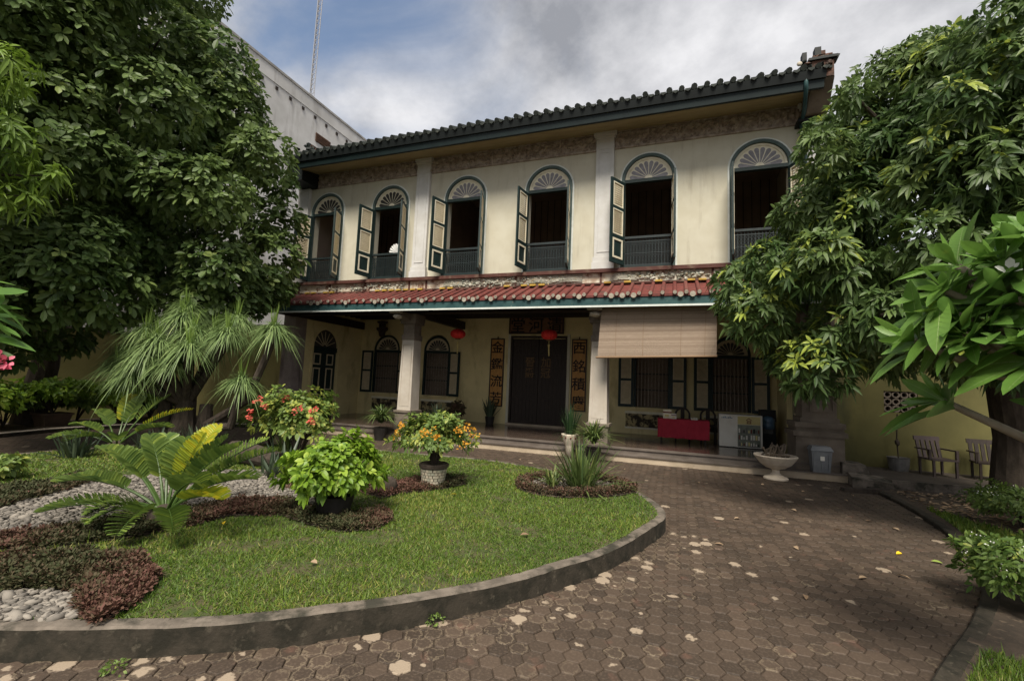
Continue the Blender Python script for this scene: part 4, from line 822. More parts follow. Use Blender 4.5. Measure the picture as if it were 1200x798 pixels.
for row, (z0, h) in enumerate(((.335, .10), (.48, .12), (.64, .11))):
    b = MB()
    for k in range(9):
        x = 1.475+k*.052; hh = h*random.uniform(.5, 1); b.box(x, x+random.uniform(.022, .042), 12.318, 12.326, z0, z0+hh, random.choice((0, 0, 4, 2, 3, 1)))
    b.box(1.455, 1.945, 12.319, 12.326, z0-.012, z0-.002, 2); b.build('bottle_row', ['white', 'yellowish', 'greyp', 'maroon', 'black'], t)
b = MB()
for k in range(7): b.box(1.10+k*.036, 1.125+k*.036, 12.354, 12.361, .965, .985+.012*(k % 3), 0)
b.build('faded_lettering', 'bluejug', t)
t = thing('water_dispenser', 'black water dispenser with a blue bottle between the cabinet and the side door', 'dispenser', (2.2, 13.0, .272)); b = MB(); b.box(2.04, 2.36, 12.85, 13.15, .272, .92, 0); b.box(2.03, 2.37, 12.84, 13.16, .92, 1.2, 0); b.box(2.1, 2.3, 12.82, 12.86, .62, .78, 1); b.build('dispenser_body', ['black', 'greyp'], t)
b = MB(); b.lathe([(.05, 0), (.13, .03), (.14, .12), (.13, .14), (.14, .16), (.14, .27), (.10, .31), (.02, .33)], (2.2, 12.83, .72), 16); b.build('bottle', 'bluejug', t, smooth=True)
# urn with dry plant
t = thing('pedestal_urn', 'cream scalloped pedestal urn standing on the drive before the porch step', 'urn', (1.83, 10.02, 0)); b = MB()
b.lathe([(0.211, 0.0), (0.211, 0.025), (0.187, 0.043), (0.101, 0.076), (0.066, 0.119), (0.062, 0.17), (0.086, 0.187)], (1.83, 10.02, 0), 40); b.build('pedestal', 'urn', t)
b = MB(); b.lathe([(0.08, 0.187), (0.168, 0.212), (0.264, 0.281), (0.328, 0.365), (0.368, 0.425), (0.36, 0.446), (0.328, 0.442), (0.304, 0.416), (0.16, 0.399), (0.008, 0.399)], (1.83, 10.02, 0), 80, wob=lambda a, z: 1+(.05*abs(math.sin(a*6))-.03)*(0 if z < .19 else 1)); b.build('bowl', 'urn', t)
t = thing('dry_vine', 'leafless grey dry vine coiling out of the cream pedestal urn', 'plant', (1.83, 10.02, .40)); b = MB()
for k in range(9):
    a = random.uniform(0, 6.28); r_ = random.uniform(.12, .3); x0, y0 = 1.83+.12*math.cos(a), 10.02+.12*math.sin(a); p = []
    for j in range(9): q = j/8; p.append((x0+math.cos(a+q*3)*r_*q*1.1-.1*q, y0+math.sin(a+q*3)*r_*q, .39+math.sin(q*3.0)*random.uniform(.14, .30)))
    b.tube(p, [.022-.0016*j for j in range(9)], 5)
for k in range(3): b.tube([(1.62+.1*k, 9.95, .40), (1.66+.12*k, 9.86, .47), (1.8+.12*k, 9.9, .46), (1.95+.04*k, 10.05, .41)], .02, 5)
b.build('stems', 'dry', t)
# bin beside the pilaster
t = thing('litter_bin', 'grey plastic bin with a white sticker against the brown stone pilaster', 'bin', (2.66, 10.38, .155)); b = MB(); b.hexa([(2.51, 10.28, .156), (2.79, 10.28, .156), (2.79, 10.50, .156), (2.51, 10.50, .156), (2.48, 10.25, .56), (2.82, 10.25, .56), (2.82, 10.51, .56), (2.48, 10.51, .56)])
for k in range(3): b.box(2.52+.12*k, 2.54+.12*k, 10.245, 10.26, .2, .5)
b.build('bin_body', 'bin', t); b = MB(); b.hexa([(2.46, 10.23, .56), (2.84, 10.23, .56), (2.84, 10.515, .56), (2.46, 10.515, .56), (2.5, 10.27, .64), (2.8, 10.27, .64), (2.8, 10.51, .64), (2.5, 10.51, .64)]); b.build('lid', 'bin', t)
b = MB(); b.box(2.62, 2.69, 10.236, 10.242, .38, .46); b.build('sticker', 'white', t)
# shell fan on an upper railing
b = MB()
for k in range(9): a = PI*(k+.5)/9; b.prism([(-7.72+.03*math.cos(a), 5.27+.03*math.sin(a)), (-7.72+.21*math.cos(a-.12), 5.27+.24*math.sin(a-.12)), (-7.72+.23*math.cos(a), 5.27+.27*math.sin(a)), (-7.72+.21*math.cos(a+.12), 5.27+.24*math.sin(a+.12))], 11.06-.004*(k % 2), 11.09)
b.box(-7.80, -7.64, 11.05, 11.10, 5.246, 5.28); o = b.build('shell_ornament', 'shell', loc=(-7.72, 11.07, 5.246)); tag(o, 'white fan shaped shell ornament on the railing of an upper window', 'ornament')
# chairs and bucket on the right-hand terrace
def plastic_chair(x, y, rz_, label, m):
    t = thing('garden_chair', label, 'chair', (x, y, .17)); ca, sa = math.cos(rz_), math.sin(rz_); P_ = lambda a, c, z: (x+a*ca-c*sa, y+a*sa+c*ca, .17+z)
    def bx(b, a0, a1, c0, c1, z0, z1, sl=0): b.hexa([P_(a0, c0, z0), P_(a1, c0, z0), P_(a1, c1, z0), P_(a0, c1, z0), P_(a0, c0+sl, z1), P_(a1, c0+sl, z1), P_(a1, c1+sl, z1), P_(a0, c1+sl, z1)])
    b = MB(); bx(b, -.22, .22, -.22, .2, .30, .33); b.build('seat', m, t)
    for a in (-.2, .17):
        for c in (-.21, .17): b = MB(); bx(b, a, a+.035, c, c+.035, 0, .30); b.build('leg', m, t)
    b = MB()
    for k in range(5): bx(b, -.2+k*.085, -.145+k*.085, .18, .21, .33, .66, .09)
    bx(b, -.22, .22, .268, .298, .64, .72, .02); b.build('backrest', m, t)
    for a in (-.24, .2): b = MB(); bx(b, a, a+.045, -.18, .24, .48, .505); bx(b, a, a+.04, -.18, -.14, .3, .48); b.build('armrest', m, t)
plastic_chair(4.78, 11.15, .15, 'dusty pink plastic armchair against the mustard wall', 'chairp'); plastic_chair(5.55, 11.15, -.15, 'dark slatted garden chair near the mango trunk by the mustard wall', 'darkwood')
t = thing('bucket', 'old grey pot with a bare stick below the openwork blocks', 'bucket', (4.28, 11.45, .17)); b = MB(); b.lathe([(.15, 0), (.17, .1), (.18, .24), (.19, .26), (.17, .26), (.16, .2), (.01, .2)], (4.28, 11.45, .171), 20); b.build('pot_body', 'greyp', t)
b = MB(); b.tube([(4.28, 11.45, .37), (4.27, 11.47, .8), (4.29, 11.46, 1.3)], .012, 6); b.blob((4.27, 11.44, .72), .05, .05, .07, 0, 1, .2); b.build('stick', 'bark', t)
b = MB(); b.hexa([(2.72, 9.35, 0), (3.3, 9.42, 0), (3.28, 9.56, 0), (2.70, 9.5, 0), (2.74, 9.36, .06), (3.27, 9.43, .08), (3.25, 9.54, .08), (2.72, 9.49, .05)]); o = b.build('wood_plank', 'bark', loc=(3, 9.45, 0)); tag(o, 'dark weathered board lying at the foot of the broken steps', 'plank')
CL_BIG = [(-10.99, 6.37, 4.28, 0.92), (-10.18, 5.36, 3.04, 0.82), (-13.81, 6.07, 10.06, 1.1), (-12.73, 8, 9.2, 0.9), (-10.29, 5.32, 9.76, 0.68), (-11.98, 4.88, 1.93, 0.56), (-13.34, 4.82, 1.84, 0.41), (-10.72, 4.06, 8.34, 0.69), (-10.33, 7.48, 6.33, 0.89), (-10.7, 4.34, 3.02, 0.72), (-10.2, 4.44, 8.45, 0.72), (-14.09, 5.58, 7.92, 1.05), (-11.28, 4.06, 1.91, 0.51), (-10.5, 4.24, 5.36, 0.84), (-12.71, 8.46, 10.06, 0.99), (-11.28, 3.2, 6.32, 0.83), (-9.19, 7.65, 6.73, 0.74), (-9.05, 6.43, 5.29, 0.8), (-14.25, 4.11, 10.59, 1.06), (-11.75, 3.41, 3.43, 0.44), (-10.9, 4.35, 9.67, 1.06), (-14.51, 5.37, 10.12, 1.35), (-13, 7.66, 4.24, 0.78), (-14.3, 3.97, 6.75, 0.82), (-10.22, 5.03, 3.92, 0.72), (-12.49, 9.02, 8.07, 0.89), (-14.66, 4.79, 6.59, 1.02), (-12.56, 3.3, 6.96, 0.54), (-14.36, 5.29, 4.9, 0.96), (-10.56, 7.17, 8.95, 0.98), (-11.71, 5.43, 2.34, 0.68), (-10.74, 4.23, 7, 0.66), (-10.38, 4.51, 2.76, 0.64), (-12.54, 7.56, 11.97, 1.04), (-11.22, 6.1, 5.41, 0.71), (-14.28, 5.42, 2.54, 0.73), (-13.59, 6.67, 9.81, 0.97), (-10.42, 7.36, 8.22, 1.03), (-14.21, 6.12, 11.32, 1.08), (-9.72, 8.69, 6.54, 0.42), (-11.13, 3.39, 4.69, 0.79), (-14.27, 5.96, 9.21, 1.31), (-14.06, 3.56, 9.1, 0.73), (-12.03, 9.22, 5.5, 0.88), (-11.43, 5.45, 4.95, 0.86), (-9.64, 6.08, 5.33, 0.83), (-10.72, 4.55, 3.68, 0.77), (-11.25, 5.93, 4.72, 0.67), (-13.55, 7.37, 5.16, 1.05), (-10.31, 7.57, 7.66, 0.96), (-10.65, 4.51, 7.63, 0.92), (-10.27, 4.83, 5.42, 0.75), (-9.31, 6.98, 3.85, 0.79), (-13.59, 5.49, 11.59, 1.06), (-13.26, 7.16, 8.67, 0.88), (-10.93, 3.35, 3.76, 0.72), (-13.21, 7.6, 10.58, 1.33), (-10.68, 3.9, 4.98, 0.66), (-12.25, 3.57, 7.72, 0.83), (-13.1, 6.29, 12.66, 0.83), (-10.9, 4.12, 2.52, 0.72), (-10.08, 4.68, 3.27, 0.78), (-10.67, 6.91, 3.85, 0.76), (-13.17, 7.15, 6.68, 1.1), (-13.57, 6.65, 4.32, 0.74), (-11.93, 4.59, 6.32, 0.73), (-12.19, 3.94, 2.98, 0.9), (-11.23, 4.81, 10.5, 0.61), (-12.07, 3.04, 8.98, 0.42), (-11, 6.25, 9.02, 0.99), (-9.92, 5.61, 6.9, 0.96), (-13.92, 5.12, 11.03, 0.88), (-13.69, 6.54, 5.18, 1.04), (-10.73, 3.72, 3.8, 0.77), (-14.58, 4.07, 7.93, 0.84), (-13.62, 6.83, 7.63, 1.06), (-10.13, 4.85, 9.14, 0.84), (-10.66, 3.78, 8.37, 0.66), (-11.06, 3.53, 6.96, 0.75), (-13.44, 7.49, 6.16, 0.84), (-11.45, 3.34, 8.87, 0.85), (-10.62, 3.66, 7.65, 0.82), (-14.2, 4.85, 7.71, 0.82), (-11.99, 4.27, 3.23, 0.74), (-11.67, 5.39, 10.63, 0.84), (-13.42, 6.62, 6.3, 0.84), (-13, 7.9, 6.54, 1), (-12.85, 8.03, 5.81, 1), (-11.65, 2.9, 8.15, 0.58), (-12.53, 7.99, 3.69, 1.04), (-13.58, 6.73, 8.71, 0.8), (-10.62, 6.98, 6.78, 0.74), (-14.14, 5.73, 10.6, 1.18), (-10.56, 4.51, 6.37, 0.79), (-14.38, 4.33, 8.26, 1.05)]
CL_MANGO = [(1.85, 7.51, 4.24, 0.48), (3.18, 6.95, 5.19, 0.55), (4.17, 6.49, 2.43, 0.33), (3.46, 5.53, 2.75, 0.42), (2.76, 7.1, 4.87, 0.49), (2.57, 7.18, 3.13, 0.43), (3.63, 5.63, 5.22, 0.39), (3.99, 8.53, 3.7, 0.6), (1.93, 6.3, 3.08, 0.31), (5.23, 7.83, 2.51, 0.46), (3.58, 5.53, 4.39, 0.31), (4.19, 5.76, 2.22, 0.32), (3.19, 6.07, 2.38, 0.37), (3.58, 9.1, 3.24, 0.53), (3.39, 5.91, 3.4, 0.4), (5.3, 8.2, 5.38, 0.68), (3.67, 5.93, 2.13, 0.32), (2.33, 8.61, 6.01, 0.33), (3.89, 5.59, 2.13, 0.32), (4.07, 8.52, 6.48, 0.57), (4.14, 6.67, 6.54, 0.31), (2.78, 8.51, 2.22, 0.23), (2.57, 8.98, 4.94, 0.49), (5.01, 8.04, 6.53, 0.54), (4.64, 7.99, 2.36, 0.58), (2.63, 6.03, 3.31, 0.45), (3.74, 8.64, 3.46, 0.54), (4.03, 8.51, 2.85, 0.49), (0.85, 7.03, 3.16, 0.33), (2.19, 6.17, 2.53, 0.36), (2.68, 9, 2.85, 0.55), (5.29, 8.21, 3.51, 0.57), (4.3, 6.36, 3.6, 0.45), (3.43, 5.63, 3.33, 0.39), (4.79, 8.11, 3.49, 0.58), (3.3, 5.95, 2.12, 0.41), (3.45, 5.76, 4.98, 0.4), (5.11, 8.05, 4.66, 0.65), (3.15, 5.74, 4.12, 0.32), (2.68, 6.21, 4.1, 0.38), (3.02, 5.85, 3.97, 0.47), (3.37, 5.79, 4.3, 0.45), (2.67, 7.31, 2.24, 0.38), (1.08, 6.83, 2.65, 0.42), (4.72, 8.52, 3.47, 0.49), (3.99, 5.58, 4.56, 0.37), (4.35, 6.03, 6.03, 0.23), (1.52, 9.19, 3.66, 0.64), (4.42, 8.4, 6.54, 0.48), (2.11, 7.29, 4, 0.36), (4.32, 8.54, 5.55, 0.51), (4.21, 6.07, 6.23, 0.22), (5.52, 7.48, 4.64, 0.52), (3.44, 5.83, 2.85, 0.31), (3.27, 6.97, 5.72, 0.57), (4.57, 8.63, 4.1, 0.55), (2.27, 7.02, 5.72, 0.21), (5.44, 7.98, 3.69, 0.52), (5.23, 7.44, 7.23, 0.38), (5.08, 7.96, 6.91, 0.51), (4.23, 6.32, 3.31, 0.41), (3.58, 5.7, 3.83, 0.38), (3.44, 6.9, 2.68, 0.48), (1.91, 6.45, 2.43, 0.31), (2.08, 9.17, 2.39, 0.61), (5.23, 8.1, 3.08, 0.57), (3.41, 5.71, 2.29, 0.39), (2.27, 7.27, 4.58, 0.39), (4.88, 8.4, 3.18, 0.63), (3.76, 5.47, 4.47, 0.48), (2.67, 6.28, 2.5, 0.33), (3.54, 5.68, 4.27, 0.36), (2.72, 5.97, 4.37, 0.33), (3.93, 8.31, 2.4, 0.59), (1.63, 6.29, 3.3, 0.36), (5.35, 7.23, 3.26, 0.41), (5.25, 7.81, 4.62, 0.51), (2.94, 6.26, 2.19, 0.37), (3.63, 8.79, 5.87, 0.48), (1.04, 8.87, 3.2, 0.37), (2.42, 7.21, 4.25, 0.46), (3.27, 5.78, 4.98, 0.44), (2.98, 9.14, 3.94, 0.55), (5.23, 7.96, 5.95, 0.53), (1.67, 6.6, 1.98, 0.46), (1.85, 6.8, 4.86, 0.33), (1.2, 6.76, 3.39, 0.32), (1.48, 6.36, 3.11, 0.37), (3.29, 7.1, 6.24, 0.29), (5.44, 7.57, 4.16, 0.5), (2.87, 5.79, 4.71, 0.35), (3.64, 5.48, 4.64, 0.33), (1.9, 9.43, 3.51, 0.46), (4.63, 8.42, 6.16, 0.5), (3.35, 6.09, 5.62, 0.5)]
CL_LOW = [(-9.44, 8.34, 4.5, 0.78), (-9.47, 8.01, 3.67, 0.71), (-9.59, 8.48, 5.39, 0.75), (-9.47, 7.38, 3.34, 0.78), (-9.55, 8.52, 3.78, 0.59), (-9.75, 7, 3.17, 0.73)]
CL_MLOW = [(2.6, 7.88, 5.74, 0.56), (2.31, 7.97, 5, 0.47), (2.54, 7.59, 4.99, 0.59), (2.94, 7.76, 6.08, 0.64), (2.21, 7.9, 4.44, 0.49), (2.46, 7.4, 4.16, 0.56), (2.98, 7.42, 5.1, 0.62), (2.41, 7.63, 3.37, 0.55), (3.33, 7.49, 6.08, 0.67), (1.84, 7.89, 3.73, 0.5)]
# ================================================================== VEGETATION
LANCE = [(0, .10), (.22, .72), (.48, 1.0), (.76, .66), (1, .04)]
LANCE4 = [(0, .12), (.35, 1.0), (.7, .75), (1, .05)]
BROAD4 = [(0, .08), (.4, .85), (.75, .95), (1, .12)]
BROAD = [(0, .06), (.25, .55), (.58, 1.0), (.84, .74), (1, .06)]
OVAL = [(0, .08), (.35, .95), (.7, .85), (1, .05)]
STRAP = [(0, .7), (.2, 1), (.4, .95), (.6, .8), (.8, .55), (1, .06)]
def rdirs(n):
    v = rng.normal(size=(n, 3)); return unit(v)
def whorls(b, C, A, k, L, W, th, droop, prof, rnd, mi=0, fold=.18, Lvar=.2, midrib=0.0, rib=None, vein=None):
    # C (n,3) whorl centres, A axes; k leaves round each
    n = len(C); A = unit(A); ref = np.where(np.abs(A[:, 2:3]) > .9, np.array([[1., 0, 0]]), np.array([[0, 0, 1.]])); e1 = unit(np.cross(A, ref)); e2 = np.cross(A, e1)
    a = (np.arange(k)[None]*2.39996+rng.uniform(0, 6.28, (n, 1))); t = np.clip(rng.normal(th, .28, (n, k)), .1, 1.9)
    rad = e1[:, None]*np.cos(a)[..., None]+e2[:, None]*np.sin(a)[..., None]
    D = A[:, None]*np.cos(t)[..., None]+rad*np.sin(t)[..., None]; N = A[:, None]*np.sin(t)[..., None]-rad*np.cos(t)[..., None]
    P = C[:, None]+D*.02+A[:, None]*rng.uniform(-.5, .1, (n, k, 1))*L*.5
    Ls = L*rng.normal(1, Lvar, (n, k)).clip(.5, 1.5); r_ = np.clip(rnd[:, None]+rng.normal(0, .12, (n, k)), 0, 1)
    N = N+rng.normal(0, .22, N.shape)
    b.leaves(P.reshape(-1, 3), D.reshape(-1, 3), N.reshape(-1, 3), Ls.ravel(), (Ls*W/L).ravel(), r_.ravel(), prof, droop=rng.uniform(.3, 1.8, n*k)*droop, fold=fold, mi=mi, midrib=midrib, rib=rib, vein=vein)
def crown_mesh(b, clumps, per_m2, k, L, W, th, droop, prof, young=0.0, down=0.0, fill=.25, camw=True):
    for (x, y, z, r) in clumps:
        n = max(5, int(per_m2*4*PI*r*r)); d_ = rdirs(n); rr = r*np.cbrt(rng.uniform(.35, 1.0, n))[:, None]
        d_[:, 2] *= .85; C = np.array([x, y, z])+d_*rr; A = d_+np.array([0, 0, .55-down])+rng.normal(0, .25, (n, 3))
        base = rng.uniform(.1, .6)
        rnd = np.clip(base+rng.normal(0, .12, n), 0, .82)
        if young: yv = (rng.random(n) < young*(2.2 if rng.random() < .3 else .35)) & (d_[:, 2] > -.1); rnd = np.where(yv, rng.uniform(.88, 1, n), rnd)
        whorls(b, C, A, k, L, W, th, droop, prof, rnd)
def limbs(b, base, fork, clumps, r0_, n, mi=0):
    b.tube([base, tuple(np.array(base)*.5+np.array(fork)*.5+np.array([.12, .05, 0])), fork], [r0_*1.25, r0_, r0_*.85], 12, mi)
    for c in random.sample(clumps, min(n, len(clumps))):
        e = np.array(c[:3]); f = np.array(fork); m1 = f+(e-f)*.35+np.array([0, 0, .25*np.linalg.norm(e-f)*.5]); m2 = f+(e-f)*.7+np.array([0, 0, .12*np.linalg.norm(e-f)])
        b.tube([tuple(f-np.array([0, 0, .2])), tuple(m1), tuple(m2), tuple(e)], [r0_*.5, r0_*.32, r0_*.2, r0_*.06], 7, mi)

t = thing('broadleaf_tree', 'huge dark broad leaved tree on the left rising past the mansion roof', 'tree', (-15.55, 6.9, .1))
b = MB(); limbs(b, (-15.55, 6.9, -.1), (-14.6, 6.7, 3.2), CL_BIG, .27, 26); b.build('trunk', 'bark', t)
b = MB(); crown_mesh(b, CL_BIG+CL_LOW, 23, 5, .155, .086, 1.05, .32, BROAD4, young=.06); b.build('crown', 'lf_big', t)
CL_YOUNG = [(-9.41, 3.38, 5.95, .42), (-9.36, 3.52, 4.95, .42), (-9.2, 3.92, 4.5, .30), (-9.29, 3.7, 4.1, .32), (-9.6, 3.13, 4.7, .6), (-9.7, 3.05, 5.5, .6), (-9.9, 2.6, 6.3, .6), (-9.9, 2.5, 4.0, .5)]
t = thing('young_mango_tree', 'mango tree with lime green drooping young leaves at the far left edge', 'tree', (-10.6, 1.2, .1))
b = MB(); limbs(b, (-10.6, 1.2, 0), (-10.4, 1.9, 2.6), CL_YOUNG, .14, 8); b.build('trunk', 'bark', t)
b = MB(); crown_mesh(b, CL_YOUNG, 16, 8, .15, .045, 1.35, .6, LANCE4, down=.3); b.build('crown', 'lf_young', t)
t = thing('mango_tree', 'big mango tree with drooping leaves hiding the right end of the mansion', 'tree', (4.5, 8.6, .05))
b = MB(); limbs(b, (4.5, 8.6, -.1), (4.4, 8.5, 2.3), CL_MANGO, .22, 24); b.build('trunk', 'bark', t)
b = MB(); crown_mesh(b, CL_MANGO+CL_MLOW, 40, 9, .122, .042, 1.12, .42, LANCE4, young=.13, down=.25); b.build('crown', 'lf_mango', t)

# frangipani close by on the right
t = thing('frangipani_tree', 'frangipani with long glossy leaves reaching in from the right edge', 'tree', (2.85, 3.35, .05))
b = MB(); fork = np.array([2.5, 3.2, 1.05]); b.tube([(2.85, 3.35, 0), (2.7, 3.3, .6), tuple(fork)], [.11, .095, .08], 12)
HEADS = [(1.55, 2.95, 2.3), (1.7, 2.88, 2.42), (1.62, 3.05, 2.05), (1.8, 2.95, 2.18), (1.5, 3.1, 1.98), (1.88, 3.05, 1.95), (1.75, 2.75, 1.86), (1.42, 3.0, 1.95), (2.0, 3.1, 2.45), (1.24, 3.07, 1.92), (1.35, 3.0, 2.18), (1.43, 3.04, 2.32), (1.64, 2.92, 2.35), (1.82, 2.85, 2.25), (1.4, 3.02, 2.06), (1.57, 2.92, 2.13), (1.52, 3.0, 1.92), (1.37, 3.11, 1.6), (1.64, 2.88, 1.83), (1.73, 2.76, 1.57), (1.71, 2.83, 1.99), (1.85, 2.92, 2.18), (1.8, 2.88, 1.81), (1.92, 3.39, 2.51), (2.13, 3.04, 2.74), (2.19, 3.51, 2.27), (2.04, 2.69, 2.51), (2.25, 2.81, 2.04)]
hubs = [np.array(h) for h in ((2.04, 3.07, 1.39), (2.08, 3.07, 1.71), (2.15, 3.11, 1.98))]
for h in hubs: b.tube([tuple(fork-np.array([0, 0, .1])), tuple((fork+h)/2+np.array([.06, 0, -.05])), tuple(h)], [.06, .048, .038], 9)
HA = []
for h in HEADS:
    e = np.array(h); hb = min(hubs, key=lambda q: abs(q[2]-e[2]+.15)); m = hb*.45+e*.55+np.array([random.uniform(-.03, .03), random.uniform(-.04, .04), -.08]); HA.append(e-m+np.array([0, 0, .05]))
    b.tube([tuple(hb), tuple(m), tuple(e)], [.032, .024, .018], 8)
b.build('branches', 'palebark', t, smooth=True)
b = MB(); PL = [(0, .05), (.12, .28), (.3, .72), (.52, 1.0), (.72, .9), (.88, .52), (1, .03)]
C = np.array(HEADS); whorls(b, C, np.array(HA), 10, .27, .090, 1.12, .22, PL, rng.uniform(.1, .6, len(C)), fold=.22, Lvar=.18, midrib=.08, rib=1, vein=2)
whorls(b, C, np.array(HA), 5, .20, .055, .45, .10, PL, rng.uniform(.5, .8, len(C)), fold=.25, Lvar=.2, midrib=.06, rib=1, vein=2); b.build('foliage', ['lf_plum', 'rib', 'vein'], t, smooth=True)
b = MB(); C = np.array([[1.54, 2.85, 2.24]]); whorls(b, C, np.array([[-.2, -.6, .5]]), 5, .05, .03, 1.0, .1, OVAL, np.array([.5])); b.build('flower', 'fl_white', t)
t = thing('frangipani_shrub', 'frangipani with a pink flower cluster peeking in at the left edge', 'shrub', (-5.2, 1.45, .1))
b = MB(); HD = [(-4.75, 1.74, 2.08), (-4.72, 1.80, 1.94), (-4.76, 1.76, 1.76), (-4.95, 1.7, 2.2), (-5.0, 1.6, 1.8), (-5.1, 1.9, 2.0), (-4.80, 1.70, 1.64)]
b.tube([(-5.2, 1.45, 0), (-5.1, 1.5, .8), (-5.0, 1.6, 1.4)], [.07, .055, .045], 8)
for h in HD: b.tube([(-5.0, 1.6, 1.35), tuple(np.array((-5.0, 1.6, 1.5))*.5+np.array(h)*.5), h], [.03, .022, .015], 7)
b.build('branches', 'palebark', t); b = MB(); whorls(b, np.array(HD), np.array(HD)-np.array([-5.05, 1.6, 1.5]), 9, .24, .075, 1.15, .2, PL, rng.uniform(.2, .8, len(HD))); b.build('foliage', 'lf_plum', t, smooth=True)
b = MB(); C = np.array([[-4.63, 1.87, 1.585], [-4.60, 1.89, 1.60], [-4.66, 1.87, 1.61], [-4.63, 1.85, 1.63], [-4.68, 1.86, 1.57]]); whorls(b, C, np.tile([[.4, -.5, .4]], (5, 1)), 6, .05, .035, 1.0, .2, OVAL, rng.random(5)); b.build('flower', 'fl_pink', t)

# ponytail palm on the lawn
t = thing('ponytail_palm', 'many headed ponytail palm with drooping strap leaves on the lawn', 'palm', (-8.6, 6.1, KH)); b = MB()
HP = [(-9.25, 6.3, 2.72), (-8.1, 6.5, 2.52), (-6.95, 6.35, 2.30), (-8.55, 6.0, 2.22), (-10.0, 6.2, 2.05), (-8.6, 5.7, 1.62), (-10.7, 6.3, 1.95), (-9.4, 5.7, 2.2), (-9.0, 6.9, 2.3), (-7.45, 6.2, 1.35), (-9.9, 5.6, 1.55), (-8.2, 5.7, 1.9), (-9.3, 5.5, 1.45), (-8.9, 6.0, 2.5), (-9.6, 6.0, 1.8), (-8.9, 5.6, 2.0), (-8.4, 6.3, 2.2), (-10.35, 6.0, 1.8), (-9.0, 5.5, 1.75), (-7.8, 6.1, 2.2), (-9.5, 6.4, 2.45)]
hb = np.array([-8.75, 6.15, .95])
b.lathe([(.36, -.05), (.34, .06), (.25, .22), (.19, .5), (.16, .75), (.15, .95)], (-8.75, 6.15, KH), 14, 0, wob=lambda a, z: 1+.12*math.sin(3*a+z*4)); b.lathe([(.24, -.05), (.2, .15), (.13, .45), (.11, .8)], (-8.35, 6.25, KH), 12, 0); b.lathe([(.22, -.05), (.18, .2), (.12, .5), (.10, .9)], (-9.1, 6.0, KH), 12, 0)
for i, h in enumerate(HP):
    e = np.array(h); s_ = np.array([-8.3, 6.2, .55]) if i in (2, 9) else hb; m = s_+(e-s_)*.5+(np.array([.25, 0, -.35]) if i in (2, 9) else np.array([0, 0, -.05]))
    b.tube([tuple(s_), tuple(m), tuple(e-np.array([0, 0, .1])), tuple(e)], [.09, .07, .06, .045], 8)
b.build('trunk', 'bark', t)
def strap_head(b, c, n, L, W, droop, rn, up=.2, mi=0, seg=8):
    th = rng.uniform(0, 6.28, n); el = np.clip(rng.normal(.62, .50, n), -.8, 1.3); D = np.stack([np.cos(th)*np.cos(el), np.sin(th)*np.cos(el), np.sin(el)+up], 1); N = np.stack([-np.cos(th)*np.sin(el), -np.sin(th)*np.sin(el), np.cos(el)], 1)
    prof = [(q/seg, (.75+.25*min(1, q/seg*4))*(1-(q/seg)**2.5)+.03) for q in range(seg+1)]
    Ls = L*rng.uniform(.6, 1.1, n); b.leaves(np.tile(c, (n, 1))+rng.normal(0, .02, (n, 3)), D, N, Ls, W, np.clip(rng.normal(rn, .2, n), 0, 1), prof, droop=rng.uniform(.6, 1.25, n)*droop, fold=.25, mi=mi)
for h in HP:
    b = MB(); strap_head(b, np.array(h), 480, .70 if h[2] > 1.8 else .64, .019, .95, .45, up=.45)
    n = 26; D = np.array([[0, 0, 1.]])+rng.normal(0, .11, (n, 3)); b.leaves(np.tile(h, (n, 1)), D, rdirs(n), rng.uniform(.3, .65, n), .018, rng.random(n), STRAP, droop=.02, mi=1); b.build('leaf_rosette', ['lf_palm', 'lf_tuft'], t)

# cycads
def frond(t, base, azi, elev, L, npair, wl, arch, m, roll_=0.0, name='frond', lab=None):
    b = MB(); q = 14; ca, sa = math.cos(azi), math.sin(azi); pts = []
    for i in range(q+1):
        u = i/q; e = elev-arch*u; 
        if i == 0: p = np.array(base, float)
        else: p = p+np.array([ca*math.cos(e), sa*math.cos(e), math.sin(e)])*L/q
        pts.append(p.copy())
    pts = np.array(pts); b.tube([tuple(p) for p in pts], [.016*(1-.8*i/q) for i in range(q+1)], 6, 1)
    u = np.linspace(.38, .99, npair); idx = u*q; i0 = np.clip(idx.astype(int), 0, q-1); P = pts[i0]+(pts[i0+1]-pts[i0])*(idx-i0)[:, None]; Tg = unit(pts[i0+1]-pts[i0])
    S = np.tile([[-sa, ca, 0.]], (npair, 1)); N = unit(np.cross(Tg, S)); N = np.where(N[:, 2:3] < 0, -N, N)
    lw = wl*np.sin(np.clip((u-.30)/.72, 0, 1)*PI)**.45*(1-.35*(u-.3))
    for sg in (-1, 1):
        Sd = S*sg*math.cos(roll_)+N*math.sin(roll_)*sg
        D = Sd*.80+Tg*.48+N*.55+rng.normal(0, .05, (npair, 3)); b.leaves(P, D, N*1.0-Sd*.35-Tg*1.15+rng.normal(0, .06, (npair, 3)), lw, wl*.175, np.clip(rng.normal(.48, .26, npair)+(.25*u if m == 'lf_cycy' else 0), 0, 1), [(0, .35), (.25, .85), (.65, 1), (.88, .75), (1, .14)], droop=.10, fold=.2)
    o = b.build(name, [m, 'lf_cyc'], t)
    if lab: o['label'] = lab
def cycad(label, base, fr):
    t = thing('cycad', label, 'cycad', (base[0], base[1], KH)); b = MB(); b.lathe([(.10, -.05), (.13, .03), (.12, .12), (.05, .17)], (base[0], base[1], KH), 12, 0, wob=lambda a, z: 1+.1*math.sin(5*a)); b.build('trunk', 'bark', t)
    for azd, el, L, ar, m in fr: frond(t, (base[0]+.05*math.cos(R(azd)), base[1]+.05*math.sin(R(azd)), KH+.12), R(azd), R(el), L, 24, .20, R(ar), m, lab='yellow frond' if m == 'lf_cycy' else None)
